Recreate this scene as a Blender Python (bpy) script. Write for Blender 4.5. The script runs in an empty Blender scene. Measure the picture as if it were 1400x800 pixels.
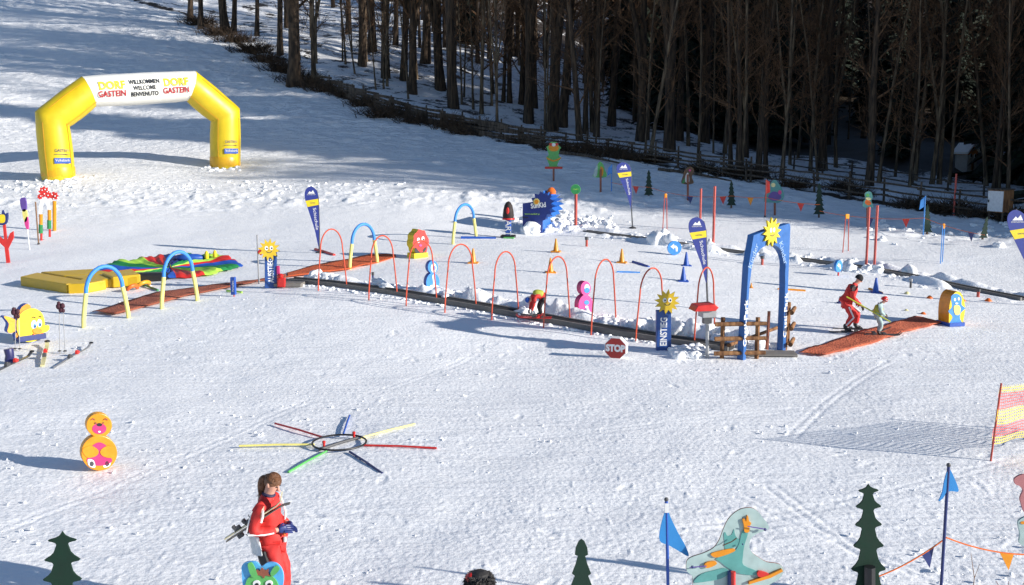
import bpy, math, random
import numpy as np
from mathutils import Vector, Matrix
random.seed(7); np.random.seed(7)
R = math.radians
scene = bpy.context.scene
COL = scene.collection
# ------------------------------------------------------------------ camera
H0 = 5.3; PITCH = R(8.5); F = 1400.0
CP, SP = math.cos(PITCH), math.sin(PITCH)
cam_d = bpy.data.cameras.new('camera'); cam = bpy.data.objects.new('camera', cam_d); COL.objects.link(cam)
cam.location = (0, 0, H0); cam.rotation_euler = (R(90) - PITCH, 0, 0)
cam_d.sensor_width = 36; cam_d.lens = 36; cam_d.clip_end = 3000; cam_d.clip_start = .1
scene.camera = cam
def ray(px, py):
    u = (px - 700) / F; v = (400 - py) / F
    return Vector((u, CP + v * SP, -SP + v * CP))
# ------------------------------------------------------------------ terrain
ctrl = []
def c(px, py, d): r = ray(px, py) * d; ctrl.append((r.x, r.y, H0 + r.z))
def flat(x, y, z=0.0): ctrl.append((x, y, z))
for x in (-12, -5, 0, 5, 12):
    for y in (1, 7, 13): flat(x, y)
for x in (-16, -8, 0, 8, 16, 24): flat(x, 19); 
for x in (-20, -10, 0, 8, 16, 26): flat(x, 25, .02 if x > -12 else .08)
c(145, 447, 28.4); c(245, 423, 30); c(40, 440, 29)
c(420, 396, 32.2); c(650, 428, 29.3); c(1290, 442, 29.3); c(1400, 450, 28.6)
c(495, 368, 36.5); c(634, 335, 41); c(440, 345, 40); c(760, 343, 39.5); c(850, 358, 37.5); c(937, 385, 34); c(300, 350, 40); c(100, 350, 40); c(0, 360, 39)
c(1190, 369, 38); c(1400, 380, 37); c(1100, 356, 40.5)
c(865, 312, 47); c(735, 318, 46); c(560, 290, 49); c(300, 290, 50); c(60, 290, 50); c(-150, 290, 51)
c(1050, 310, 47); c(1290, 330, 44); c(1400, 325, 44)
c(80, 243, 57); c(308, 227, 62); c(500, 245, 57); c(-150, 245, 58)
c(757, 246, 57); c(887, 269, 54); c(1000, 284, 52); c(1120, 296, 50.5); c(1268, 320, 46.5); c(1345, 328, 45.5)
c(640, 200, 66); c(400, 170, 71); c(200, 170, 74); c(0, 180, 72)
c(200, 100, 88); c(0, 100, 88); c(330, 100, 88); c(0, 20, 112); c(150, 10, 115); c(-250, 100, 88); c(-250, 10, 112)
c(250, 30, 108); c(430, 118, 83); c(520, 145, 77); c(600, 168, 73); c(680, 188, 69.5); c(740, 198, 67); c(840, 213, 64.5); c(920, 226, 63); c(1020, 245, 60); c(1100, 258, 58); c(1200, 274, 55.5); c(1300, 290, 53); c(1400, 303, 51)
# behind the fence
c(560, 115, 88); c(680, 140, 86); c(800, 180, 80); c(900, 185, 80); c(1000, 225, 70); c(1100, 228, 70); c(1200, 245, 66); c(1300, 262, 62); c(1400, 262, 62)
c(560, 60, 105); c(700, 80, 105); c(1000, 195, 86); c(1150, 205, 84); c(1300, 235, 76); c(1400, 235, 78)
c(1240, 208, 80); c(1240, 195, 90); c(1100, 188, 98); c(1350, 195, 110); c(950, 120, 125)
c(400, 10, 122); c(600, -20, 140); c(900, 0, 170); c(1200, 40, 170); c(1400, 60, 170); c(1700, 60, 170); c(1700, 270, 62); c(1700, 340, 44); c(1800,440,29)
c(-250, -300, 200); c(300, -250, 210); c(700, -250, 240); c(1200, -220, 270); c(1700, -200, 260)
flat(60, 40, 3.0); flat(90, 40, 5); flat(60, 20, 1); flat(100, 10, 2); flat(-60, 20, 1); flat(-60, 40, 4)
P = np.array(ctrl)
def _phi(r2): return .5 * r2 * np.log(r2 + 1e-9)
def _fit():
    n = len(P); X = P[:, :2] / 50
    d2 = ((X[:, None] - X[None]) ** 2).sum(-1)
    A = np.zeros((n + 3, n + 3)); A[:n, :n] = _phi(d2) + np.eye(n) * 2e-4
    A[:n, n] = 1; A[:n, n + 1:] = X; A[n, :n] = 1; A[n + 1:, :n] = X.T
    b = np.zeros(n + 3); b[:n] = P[:, 2]
    return np.linalg.solve(A, b)
W = _fit(); n_ = len(P); PX = P[:, :2] / 50
def zt(x, y):
    x = np.asarray(x, float); y = np.asarray(y, float); sh = x.shape
    q = np.stack([x.ravel(), y.ravel()], 1) / 50; out = np.empty(len(q))
    for i in range(0, len(q), 40000):
        s = q[i:i + 40000]; d2 = ((s[:, None] - PX[None]) ** 2).sum(-1)
        out[i:i + 40000] = _phi(d2) @ W[:n_] + W[n_] + s @ W[n_ + 1:]
    return out.reshape(sh)
def zg(x, y): return float(zt([x], [y])[0])
_T = np.concatenate([np.arange(7, 60, .15), np.arange(60, 260, .4)])
def G(px, py):
    """the point of the ground seen along a direction; returns the point and pixels per metre there"""
    r = ray(px, py); xs = r.x * _T; ys = r.y * _T; zs = H0 + r.z * _T
    g = zt(xs, ys); below = np.where(zs < g)[0]
    if len(below) == 0: i = len(_T) - 1; return Vector((xs[i], ys[i], g[i])), F / _T[i]
    i = max(1, below[0]); a = zs[i - 1] - g[i - 1]; b = zs[i] - g[i]; f = a / (a - b)
    t = _T[i - 1] + (_T[i] - _T[i - 1]) * f
    x, y = r.x * t, r.y * t
    return Vector((x, y, zg(x, y))), F / t
# value noise
_tabs = {}
def vnoise(x, y, seed=0):
    N = 256
    if seed not in _tabs: _tabs[seed] = np.random.RandomState(seed).rand(N, N)
    tab = _tabs[seed]
    xi = np.floor(x).astype(int); yi = np.floor(y).astype(int); fx = x - xi; fy = y - yi
    fx = fx * fx * (3 - 2 * fx); fy = fy * fy * (3 - 2 * fy)
    a = tab[xi % N, yi % N]; b = tab[(xi + 1) % N, yi % N]; cc = tab[xi % N, (yi + 1) % N]; d = tab[(xi + 1) % N, (yi + 1) % N]
    return (a * (1 - fx) + b * fx) * (1 - fy) + (cc * (1 - fx) + d * fx) * fy
def fbm(x, y, o=4, seed=0):
    s = 0; a = .5
    for k in range(o): s = s + a * vnoise(x * 2 ** k + 17.3 * k, y * 2 ** k + 9.1 * k, seed + k); a *= .5
    return s
# ------------------------------------------------------------------ materials
_mc = {}
def M(name, col=(.5, .5, .5), rough=.5, var=.18, scale=9, bump=.15, metal=0, coat=0):
    if name in _mc: return _mc[name]
    m = bpy.data.materials.new(name); m.use_nodes = True; nt = m.node_tree; N = nt.nodes; L = nt.links
    b = N['Principled BSDF']; b.inputs['Roughness'].default_value = rough; b.inputs['Metallic'].default_value = metal
    if coat: b.inputs['Coat Weight'].default_value = coat
    tc = N.new('ShaderNodeTexCoord'); no = N.new('ShaderNodeTexNoise'); no.inputs['Scale'].default_value = scale; no.inputs['Detail'].default_value = 5
    L.new(tc.outputs['Object'], no.inputs['Vector'])
    mx = N.new('ShaderNodeMix'); mx.data_type = 'RGBA'
    lo = tuple(max(0, k * (1 - var * 1.6)) for k in col); hi = tuple(min(1, k * (1 + var)) for k in col)
    mx.inputs[6].default_value = (*lo, 1); mx.inputs[7].default_value = (*hi, 1)
    L.new(no.outputs['Fac'], mx.inputs[0]); L.new(mx.outputs[2], b.inputs['Base Color'])
    rr = N.new('ShaderNodeMapRange'); rr.inputs['To Min'].default_value = max(.05, rough - .12); rr.inputs['To Max'].default_value = min(1, rough + .15)
    L.new(no.outputs['Fac'], rr.inputs['Value']); L.new(rr.outputs[0], b.inputs['Roughness'])
    if bump:
        bp = N.new('ShaderNodeBump'); bp.inputs['Strength'].default_value = bump; bp.inputs['Distance'].default_value = .01
        L.new(no.outputs['Fac'], bp.inputs['Height']); L.new(bp.outputs[0], b.inputs['Normal'])
    _mc[name] = m; return m
C = dict(yellow=(.83, .62, .02), gold=(.74, .27, .01), blue=(.02, .09, .42), lblue=(.06, .28, .72), navy=(.02, .035, .16), red=(.62, .03, .025), orange=(.80, .16, .02),
         pink=(.75, .06, .28), white=(.8, .8, .8), black=(.015, .015, .018), green=(.02, .22, .06), dgreen=(.003, .028, .015), lime=(.42, .72, .08), wood=(.22, .11, .05),
         grey=(.35, .35, .36), dgrey=(.07, .07, .075), teal=(.10, .32, .30), paleblue=(.38, .50, .49), magenta=(.55, .03, .16), purple=(.13, .07, .32), skin=(.62, .33, .24),
         hair=(.17, .075, .035), cream=(.78, .70, .35), banner=(.022, .04, .25), rail=(.50, .07, .045), rust=(.30, .09, .05), paleyellow=(.85, .75, .22), sky=(.10, .42, .78), brown=(.12, .06, .03), orangey=(.85, .38, .02), lgreen=(.12, .45, .12))
def K(k, **kw):
    kw.setdefault('rough', .45); return M('paint ' + k, C[k], **kw)
def snow_nodes(m, litter=False):
    m.use_nodes = True; nt = m.node_tree; N = nt.nodes; L = nt.links; b = N['Principled BSDF']
    b.inputs['Roughness'].default_value = .62
    b.inputs['Subsurface Weight'].default_value = 0
    tc = N.new('ShaderNodeTexCoord')
    def noise(s, det=4, vec=None, rough=.55):
        n = N.new('ShaderNodeTexNoise'); n.inputs['Scale'].default_value = s; n.inputs['Detail'].default_value = det; n.inputs['Roughness'].default_value = rough
        L.new(vec or tc.outputs['Object'], n.inputs['Vector']); return n.outputs['Fac']
    def math_(op, a, bb):
        x = N.new('ShaderNodeMath'); x.operation = op
        for i, q in ((0, a), (1, bb)):
            if isinstance(q, (int, float)): x.inputs[i].default_value = q
            else: L.new(q, x.inputs[i])
        return x.outputs[0]
    n1 = noise(9, 5); n2 = noise(34, 4, rough=.65); mp = N.new('ShaderNodeMapping'); mp.inputs['Scale'].default_value = (.25, 2.2, 1); mp.inputs['Rotation'].default_value = (0, 0, R(-12))
    L.new(tc.outputs['Object'], mp.inputs['Vector']); n3 = noise(2.2, 5, mp.outputs[0])
    vo = N.new('ShaderNodeTexVoronoi'); vo.inputs['Scale'].default_value = 13; L.new(tc.outputs['Object'], vo.inputs['Vector'])
    h = math_('ADD', math_('MULTIPLY', n1, .011), math_('MULTIPLY', n2, .006))
    h = math_('ADD', h, math_('MULTIPLY', n3, .03))
    h = math_('SUBTRACT', h, math_('MULTIPLY', vo.outputs['Distance'], .006))
    bp = N.new('ShaderNodeBump'); bp.inputs['Strength'].default_value = 1; bp.inputs['Distance'].default_value = 1.0
    if litter:
        ah = N.new('ShaderNodeAttribute'); ah.attribute_name = 'hill'; mh = N.new('ShaderNodeMapping'); mh.inputs['Scale'].default_value = (.35, 1.5, 1); L.new(tc.outputs['Object'], mh.inputs['Vector'])
        nh = math_('ADD', math_('MULTIPLY', noise(1.7, 6, mh.outputs[0], .7), .22), math_('MULTIPLY', noise(2.6, 4, None, .6), .12)); h = math_('ADD', h, math_('MULTIPLY', nh, ah.outputs['Fac']))
    L.new(h, bp.inputs['Height']); L.new(bp.outputs[0], b.inputs['Normal'])
    mx = N.new('ShaderNodeMix'); mx.data_type = 'RGBA'; mx.inputs[6].default_value = (.90, .905, .93, 1); mx.inputs[7].default_value = (.975, .97, .965, 1)
    L.new(noise(1.3, 6), mx.inputs[0]); colr = mx.outputs[2]
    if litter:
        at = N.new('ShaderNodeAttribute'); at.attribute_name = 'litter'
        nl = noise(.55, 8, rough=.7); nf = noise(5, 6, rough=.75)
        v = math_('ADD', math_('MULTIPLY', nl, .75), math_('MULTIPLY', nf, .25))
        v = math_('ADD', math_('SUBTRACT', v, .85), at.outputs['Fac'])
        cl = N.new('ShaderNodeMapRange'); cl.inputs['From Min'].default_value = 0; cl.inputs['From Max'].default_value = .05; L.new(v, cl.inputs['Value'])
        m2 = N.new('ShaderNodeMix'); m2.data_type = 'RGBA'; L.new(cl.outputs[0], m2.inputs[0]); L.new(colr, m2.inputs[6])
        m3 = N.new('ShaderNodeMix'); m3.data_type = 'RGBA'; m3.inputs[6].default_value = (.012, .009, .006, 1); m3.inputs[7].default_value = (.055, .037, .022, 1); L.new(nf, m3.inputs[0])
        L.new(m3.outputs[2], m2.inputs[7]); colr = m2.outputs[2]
    L.new(colr, b.inputs['Base Color'])
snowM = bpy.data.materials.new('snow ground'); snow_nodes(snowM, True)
clodM = bpy.data.materials.new('snow clods'); snow_nodes(clodM)
# bark
def bark(name, c1, c2):
    m = bpy.data.materials.new(name); m.use_nodes = True; N = m.node_tree.nodes; L = m.node_tree.links; b = N['Principled BSDF']; b.inputs['Roughness'].default_value = .9
    tc = N.new('ShaderNodeTexCoord'); mp = N.new('ShaderNodeMapping'); mp.inputs['Scale'].default_value = (5, 5, .9); L.new(tc.outputs['Object'], mp.inputs[0])
    no = N.new('ShaderNodeTexNoise'); no.inputs['Scale'].default_value = 1.6; no.inputs['Detail'].default_value = 7; L.new(mp.outputs[0], no.inputs['Vector'])
    cr = N.new('ShaderNodeValToRGB'); cr.color_ramp.elements[0].position = .38; cr.color_ramp.elements[1].position = .66
    cr.color_ramp.elements[0].color = (*c1, 1); cr.color_ramp.elements[1].color = (*c2, 1); L.new(no.outputs['Fac'], cr.inputs[0]); L.new(cr.outputs[0], b.inputs['Base Color'])
    bp = N.new('ShaderNodeBump'); bp.inputs['Strength'].default_value = .6; bp.inputs['Distance'].default_value = .05; L.new(no.outputs['Fac'], bp.inputs['Height']); L.new(bp.outputs[0], b.inputs['Normal'])
    return m
barkD = bark('dark bark', (.018, .012, .008), (.11, .07, .042)); barkL = bark('pale bark', (.035, .024, .016), (.20, .145, .09)); twigM = bark('twigs', (.035, .019, .010), (.20, .105, .05))
needleM = bark('spruce needles', (.003, .007, .004), (.018, .032, .016)); weatherM = bark('weathered wood', (.035, .026, .02), (.13, .10, .075))
logM = bark('peeled log', (.14, .06, .025), (.36, .18, .075))
# ------------------------------------------------------------------ mesh helpers
def obj(name, mesh, mats, parent=None, smooth=False):
    o = bpy.data.objects.new(name, mesh); COL.objects.link(o)
    if not isinstance(mats, (list, tuple)): mats = [mats]
    for m in mats: mesh.materials.append(m)
    if smooth:
        for p in mesh.polygons: p.use_smooth = True
    if parent: o.parent = parent
    return o
def tag(o, label=None, cat=None, group=None, kind=None):
    if label: o['label'] = label
    if cat: o['category'] = cat
    if group: o['group'] = group
    if kind: o['kind'] = kind
    return o
def thing(name, label, cat, loc=(0, 0, 0), rz=0, group=None):
    o = bpy.data.objects.new(name, None); o.empty_display_size = .2; COL.objects.link(o); o.location = loc; o.rotation_euler = (0, 0, rz)
    return tag(o, label, cat, group)
class MB:
    def __init__(s): s.v = []; s.f = []; s.mi = []
    def add(s, v, f, mi=0):
        k = len(s.v); s.v += [tuple(q) for q in v]; s.f += [tuple(i + k for i in q) for q in f]; s.mi += [mi] * len(f); return s
    def box(s, cx, cy, cz, sx, sy, sz, mi=0, rot=None):
        v = [Vector((x * sx / 2, y * sy / 2, z * sz / 2)) for x in (-1, 1) for y in (-1, 1) for z in (-1, 1)]
        if rot: v = [rot @ q for q in v]
        v = [q + Vector((cx, cy, cz)) for q in v]
        return s.add(v, [(0, 1, 3, 2), (4, 6, 7, 5), (0, 4, 5, 1), (2, 3, 7, 6), (0, 2, 6, 4), (1, 5, 7, 3)], mi)
    def tube(s, pts, rad, n=8, mi=0, caps=True):
        pts = [Vector(p) for p in pts]
        if not isinstance(rad, (list, tuple)): rad = [rad] * len(pts)
        up = Vector((0, 0, 1)); vs = []; fs = []; ref = None
        for i, p in enumerate(pts):
            if 0 < i < len(pts) - 1:
                d1 = (pts[i] - pts[i - 1]).normalized(); d2 = (pts[i + 1] - pts[i]).normalized(); d = (d1 + d2).normalized(); sc = 1 / max(.5, d.dot(d1)); bn = (d2 - d1)
            else:
                d = (pts[min(i + 1, len(pts) - 1)] - pts[max(i - 1, 0)]).normalized(); sc = 1; bn = None
            if ref is None:
                ref = Vector((1, 0, 0)) if abs(d.x) < .9 else Vector((0, 1, 0))
            a = (ref - d * ref.dot(d)).normalized(); b = d.cross(a); ref = a
            for k in range(n):
                t = 2 * math.pi * k / n; off = a * math.cos(t) * rad[i] + b * math.sin(t) * rad[i]
                if sc > 1.001 and bn.length > 1e-6:
                    q = (bn - d * bn.dot(d)).normalized(); off += q * off.dot(q) * (sc - 1)
                vs.append(p + off)
        for i in range(len(pts) - 1):
            for k in range(n):
                fs.append((i * n + k, i * n + (k + 1) % n, (i + 1) * n + (k + 1) % n, (i + 1) * n + k))
        if caps: fs.append(tuple(range(n - 1, -1, -1))); fs.append(tuple((len(pts) - 1) * n + k for k in range(n)))
        return s.add(vs, fs, mi)
    def lathe(s, prof, n=20, mi=0, c=(0, 0, 0)):
        vs = []; fs = []
        for r, z in prof:
            for k in range(n): t = 2 * math.pi * k / n; vs.append((c[0] + r * math.cos(t), c[1] + r * math.sin(t), c[2] + z))
        for i in range(len(prof) - 1):
            for k in range(n): fs.append((i * n + k, i * n + (k + 1) % n, (i + 1) * n + (k + 1) % n, (i + 1) * n + k))
        fs.append(tuple(range(n - 1, -1, -1))); fs.append(tuple((len(prof) - 1) * n + k for k in range(n)))
        return s.add(vs, fs, mi)
    def prism(s, poly, y0, y1, mi=0, side=None):
        """outline in x,z; extruded from y0 (front, towards the viewer) to y1"""
        A = sum(poly[i][0] * poly[(i + 1) % len(poly)][1] - poly[(i + 1) % len(poly)][0] * poly[i][1] for i in range(len(poly)))
        if A < 0: poly = poly[::-1]
        n = len(poly); v = [(x, y0, z) for x, z in poly] + [(x, y1, z) for x, z in poly]
        s.add(v, [tuple(range(n)), tuple(range(2 * n - 1, n - 1, -1))], mi)
        k = len(s.v) - 2 * n
        for i in range(n):
            j = (i + 1) % n; s.f.append((k + j, k + i, k + n + i, k + n + j)); s.mi.append(mi if side is None else side)
        return s
    def ball(s, c, r, n=12, mi=0, sc=(1, 1, 1), rot=None):
        vs = []; fs = []; m = n // 2 + 1
        for i in range(m + 1):
            ph = math.pi * i / m
            for k in range(n):
                t = 2 * math.pi * k / n; q = Vector((math.sin(ph) * math.cos(t) * r * sc[0], math.sin(ph) * math.sin(t) * r * sc[1], math.cos(ph) * r * sc[2]))
                if rot: q = rot @ q
                vs.append(q + Vector(c))
        for i in range(m):
            for k in range(n): fs.append((i * n + k, (i + 1) * n + k, (i + 1) * n + (k + 1) % n, i * n + (k + 1) % n))
        return s.add(vs, fs, mi)
    def build(s, name, mats, parent=None, smooth=False, bevel=0):
        me = bpy.data.meshes.new(name); me.from_pydata(s.v, [], s.f); me.polygons.foreach_set('material_index', s.mi); me.update()
        o = obj(name, me, mats, parent, smooth)
        if smooth:
            try: me.set_sharp_from_angle(angle=R(40))
            except Exception: pass
        if bevel:
            b = o.modifiers.new('bevel', 'BEVEL'); b.width = bevel; b.segments = 2; b.limit_method = 'ANGLE'
        return o
def ell(cx, cy, rx, ry=None, n=24, a0=0, a1=360):
    ry = rx if ry is None else ry
    if a1 - a0 == 360: return [(cx + rx * math.cos(2 * math.pi * k / n), cy + ry * math.sin(2 * math.pi * k / n)) for k in range(n)]
    return [(cx + rx * math.cos(R(a0 + (a1 - a0) * k / n)), cy + ry * math.sin(R(a0 + (a1 - a0) * k / n))) for k in range(n + 1)]
def star(cx, cy, r1, r2, n=12, ph=0):
    return [(cx + (r1 if k % 2 == 0 else r2) * math.cos(math.pi * k / n + ph), cy + (r1 if k % 2 == 0 else r2) * math.sin(math.pi * k / n + ph)) for k in range(2 * n)]
def sm(p, k=4):
    out = []; n = len(p)
    for i in range(n):
        a, b, c_, d = [Vector(p[(i + j) % n]) for j in (-1, 0, 1, 2)]
        for t in range(k):
            t /= k; q = .5 * ((2 * b) + (c_ - a) * t + (2 * a - 5 * b + 4 * c_ - d) * t * t + (3 * b - a - 3 * c_ + d) * t ** 3); out.append((q.x, q.y))
    return out
_font = {}
def text(s, size, mat, parent, x, z, y=-.01, roll=0, sx=1, off=.0, al='CENTER', name='lettering', depth=.002, rz=0, fit=None):
    cu = bpy.data.curves.new('t', 'FONT'); cu.body = s; cu.size = size; cu.align_x = al; cu.align_y = 'CENTER'; cu.offset = off; cu.extrude = depth; cu.resolution_u = 3
    t = bpy.data.objects.new('t', cu); COL.objects.link(t); dg = bpy.context.evaluated_depsgraph_get(); me = bpy.data.meshes.new_from_object(t.evaluated_get(dg))
    bpy.data.objects.remove(t); bpy.data.curves.remove(cu)
    if fit:
        xs_ = [v.co.x for v in me.vertices]; sx = fit / (max(xs_) - min(xs_))
    Mx = Matrix.Translation((x, y, z)) @ Matrix.Rotation(rz, 4, 'Z') @ Matrix.Rotation(R(90), 4, 'X') @ Matrix.Rotation(roll, 4, 'Z') @ Matrix.Diagonal((sx, 1, 1, 1))
    me.transform(Mx); me.materials.clear(); return obj(name, me, mat, parent)
class Spot:
    """a place on the ground and the conversion from outlines measured in the photo to metres there"""
    def __init__(s, px, py, yaw=0):
        s.p, s.s = G(px, py); s.px = px; s.py = py; s.yaw = R(yaw)
        dv = s.p - Vector((0, 0, H0)); s.cz = math.hypot(dv.x, dv.y) / dv.length; s.k = 1 / math.cos(s.yaw + math.atan2(s.p.x, s.p.y))
        s.lean = (px - 700) / 9600
    def __call__(s, x, y):
        # where the line of sight meets the upright plane of the board
        r_ = ray(x, y); n = Vector((math.sin(s.yaw), -math.cos(s.yaw), 0)); c0 = Vector((0, 0, H0))
        P_ = c0 + r_ * (n.dot(s.p - c0) / n.dot(r_)); d = P_ - s.p
        return (d.x * math.cos(s.yaw) + d.y * math.sin(s.yaw), d.z)
    def P(s, pts): return [s(*q) for q in pts]
    def len(s, px): return px / s.s
def board(name, label, cat, spot, outline, th, face, side, layers=(), sink=.05, group=None, bevel=0):
    """an upright cut-out board: painted shapes lie on its front"""
    t = thing(name, label, cat, spot.p, spot.yaw, group)
    mats = [K(face), K(side)]; b = MB(); b.prism(spot.P(outline), -th / 2, th / 2, 0, 1)
    names = [face, side]; k = 0; extra = []
    for L_ in layers:
        poly, colr = L_[0], L_[1]; k += 1
        if len(L_) > 2: extra.append((poly, colr, L_[2], k)); continue
        if colr not in names: names.append(colr); mats.append(K(colr))
        b.prism(spot.P(poly), -th / 2 - .004 * k, -th / 2 + .002, names.index(colr))
    b.build('panel', mats, t, bevel=bevel)
    for poly, colr, nm, k in extra:
        e = MB(); e.prism(spot.P(poly), -th / 2 - .004 * k, -th / 2 + .002); e.build(nm, K(colr), t)
    return t
def pole(parent, x, z0, z1, r, mat, name='post', y=0, n=8):
    b = MB(); b.tube([(x, y, z0), (x, y, z1)], r, n); return b.build(name, mat, parent, True)
def copytree(o, parent=None):
    c_ = o.copy(); COL.objects.link(c_)
    if parent: c_.parent = parent
    for ch in list(o.children): copytree(ch, c_)
    return c_
ORD = ['leftmost', 'second from left', 'third from left', 'fourth from left', 'fifth from left', 'sixth from left', 'seventh from left', 'eighth from left', 'ninth from left', 'tenth from left', 'eleventh from left', 'twelfth from left']
# ------------------------------------------------------------------ light
SUN_EL = R(18.5); SUN_AZ = math.atan2(.94, -.342)     # clockwise from +Y
sd = Vector((math.sin(SUN_AZ) * math.cos(SUN_EL), math.cos(SUN_AZ) * math.cos(SUN_EL), math.sin(SUN_EL)))
w = bpy.data.worlds.new('World'); scene.world = w; w.use_nodes = True; wn = w.node_tree.nodes; wl = w.node_tree.links
st = wn.new('ShaderNodeTexSky'); st.sky_type = 'NISHITA'; st.sun_disc = False; st.sun_elevation = SUN_EL; st.sun_rotation = SUN_AZ; st.altitude = 1200; st.air_density = 1; st.dust_density = .2; st.ozone_density = 2.6
bg = wn['Background']; bg.inputs['Strength'].default_value = .135; wl.new(st.outputs[0], bg.inputs[0])
ld = bpy.data.lights.new('sun', 'SUN'); ld.energy = 6.8; ld.angle = R(.5); ld.color = (1, .95, .87)
lo = bpy.data.objects.new('sun', ld); COL.objects.link(lo); lo.rotation_euler = (-sd).to_track_quat('-Z', 'Y').to_euler()
scene.view_settings.view_transform = 'Standard'; scene.view_settings.look = 'None'; scene.view_settings.exposure = 0
# ------------------------------------------------------------------ ground sheet
fence_px = [(-60, -60), (80, -30), (170, -6), (250, 18), (330, 62), (430, 118), (520, 150), (600, 172), (680, 190), (740, 200), (840, 215), (920, 228), (1020, 247), (1100, 260), (1200, 276), (1300, 292), (1400, 305), (1500, 318)]
fence_pt = [G(*q)[0] for q in fence_px]
def beyond(x, y):
    """metres beyond the fence line (negative on the piste side)"""
    fx = np.array([p.x for p in fence_pt]); fy = np.array([p.y for p in fence_pt])
    b = y - np.interp(x, fx, fy)
    return np.where(x < fx[0], -99., b)
BL1 = [G(400, 386)[0], G(960, 472)[0]]; BL2 = [G(*q)[0] for q in ((790, 316), (960, 340), (1100, 357), (1250, 380), (1400, 411))]
def ground():
    an = np.concatenate([np.linspace(-85, -34, 50), np.linspace(-33.9, 33.9, 950), np.linspace(34, 85, 50)]); rr = np.concatenate([np.geomspace(.5, 8, 30), np.geomspace(8.04, 62, 620), np.geomspace(62.2, 135, 420), np.geomspace(136, 420, 70)])
    A, RR = np.meshgrid(np.radians(an), rr, indexing='ij'); x = np.sin(A) * RR; y = np.cos(A) * RR
    z = zt(x, y)
    b = beyond(x, y)
    far = np.clip((RR - 46) / 12, 0, 1); hill = np.clip((z - 3) / 3, 0, 1); hill = hill * np.clip(1 - b / 3, 0, 1)
    # trodden snow: lumps and crumbs nearby, churned bands, groomed ribs far up
    ca, sa = math.cos(R(14)), math.sin(R(14)); u = x * ca - y * sa; v = x * sa + y * ca
    z += .10 * (fbm(x / 3, y / 3, 3, 3) - .44)
    near = np.clip(1 - (RR - 45) / 30, .15, 1)
    z += near * (.038 * (fbm(u / 1.6, v / .5, 4, 11) - .45) + .010 * (fbm(x / .25, y / .18, 3, 21) - .44) * np.clip(fbm(x / 4, y / 3, 3, 23) * 4 - 1, .3, 1.6))
    cr = vnoise(x / .085, y / .085, 31); z += np.where(RR < 60, .013 * np.clip((cr - .80) / .2, 0, 1) * np.clip(fbm(x / 2.3, y / 2.3, 3, 44) * 3 - .7, 0, 1), 0)
    for rot, sx_, sy_, am, sd_ in ((22, .8, .07, .015, 201), (-38, .7, .06, .011, 211), (64, .5, .06, .008, 221)):
        c_, s2 = math.cos(R(rot)), math.sin(R(rot)); uu = x * c_ + y * s2; vv = -x * s2 + y * c_
        z += near * am * (fbm(uu / sx_, vv / sy_, 2, sd_) - .37) * np.clip(fbm(x / 2.6, y / 2.6, 3, sd_ + 5) * 5 - 2.0, 0, 1)
    cb = vnoise(x / .11 + 3, y / .10, 33); z += np.where(RR < 60, .009 * np.clip((cb - .70) / .3, 0, 1) * np.clip(fbm(x / 1.7, y / 1.7, 3, 47) * 3 - .6, 0.1, 1), 0)
    z += .05 * np.clip(1 - RR / 60, 0, 1) * (fbm(x / 1.1, y / .8, 2, 231) - .37)
    rs = np.random.RandomState(12)
    for (cx, cy, sx_, sy_, n_p) in ((-1, 13, 3, 2, 12), (1.5, 25.5, 3, 1, 40), (8.8, 25.5, 2, 1, 36), (-8, 27, 3, 2, 30), (7.5, 14, 3, 2, 14), (-2, 21, 6, 3, 16), (4, 19, 5, 3, 16)):
        for k_ in range(n_p):      # boot prints
            fx_, fy_, a_ = cx + rs.randn() * sx_, cy + rs.randn() * sy_, rs.rand() * 3.14
            i0, i1 = np.searchsorted(an, [math.degrees(math.atan2(fx_, fy_)) - 1.6, math.degrees(math.atan2(fx_, fy_)) + 1.6]); r_ = math.hypot(fx_, fy_); j0, j1 = np.searchsorted(rr, [r_ - .35, r_ + .35])
            X_ = x[i0:i1, j0:j1] - fx_; Y_ = y[i0:i1, j0:j1] - fy_; e1 = (X_ * math.cos(a_) + Y_ * math.sin(a_)) / .16; e2 = (-X_ * math.sin(a_) + Y_ * math.cos(a_)) / .07; q_ = e1 ** 2 + e2 ** 2
            z[i0:i1, j0:j1] += -.011 * np.exp(-q_ ** 2) + .004 * np.exp(-((np.sqrt(q_) - 1.45) / .3) ** 2)
    churn = np.exp(-((y - 53) / 2.6) ** 2) * np.clip((12 - x) / 4, 0, 1) * (z < 5)
    z += churn * .42 * np.clip(fbm(x / .55, y / .55, 3, 51) - .40, 0, 1)
    for (ax, ay, bx, by) in ((-7.5, 12.6, -4.0, 20.5), (3.4, 14.8, 6.2, 10.5), (-9, 19, 1, 16.5), (-1, 17.5, 9, 21), (2, 13.2, 8.5, 16.5), (-6, 23.5, 3, 20.2), (4.0, 15.2, 4.8, 12.2), (7, 9, 4.2, 13), (9, 24, 5, 18), (-3, 21, -1, 25)):   # ski tracks
        for o_ in (-.09, .09):
            L = math.hypot(bx - ax, by - ay); tx, ty = (bx - ax) / L, (by - ay) / L
            s_ = (x - ax) * tx + (y - ay) * ty; dd = (x - ax) * -ty + (y - ay) * tx + o_ + .15 * np.sin(s_ * .5)
            z -= .009 * np.exp(-(dd / .045) ** 2) * (s_ > 0) * (s_ < L)
    z += hill * (.12 * (fbm(x / 9, y / .8, 4, 61) - .44) + .22 * (fbm(x / 2.2, y / 1.0, 3, 66) - .44) + .16 * (fbm(x / .6, y / .4, 3, 68) - .44) + .13 * (fbm(x / 5, y / .30, 3, 69) - .44))
    z += np.clip(b / 4, 0, 1) * (.9 * (fbm(x / 5, y / 5, 4, 71) - .47))
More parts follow.
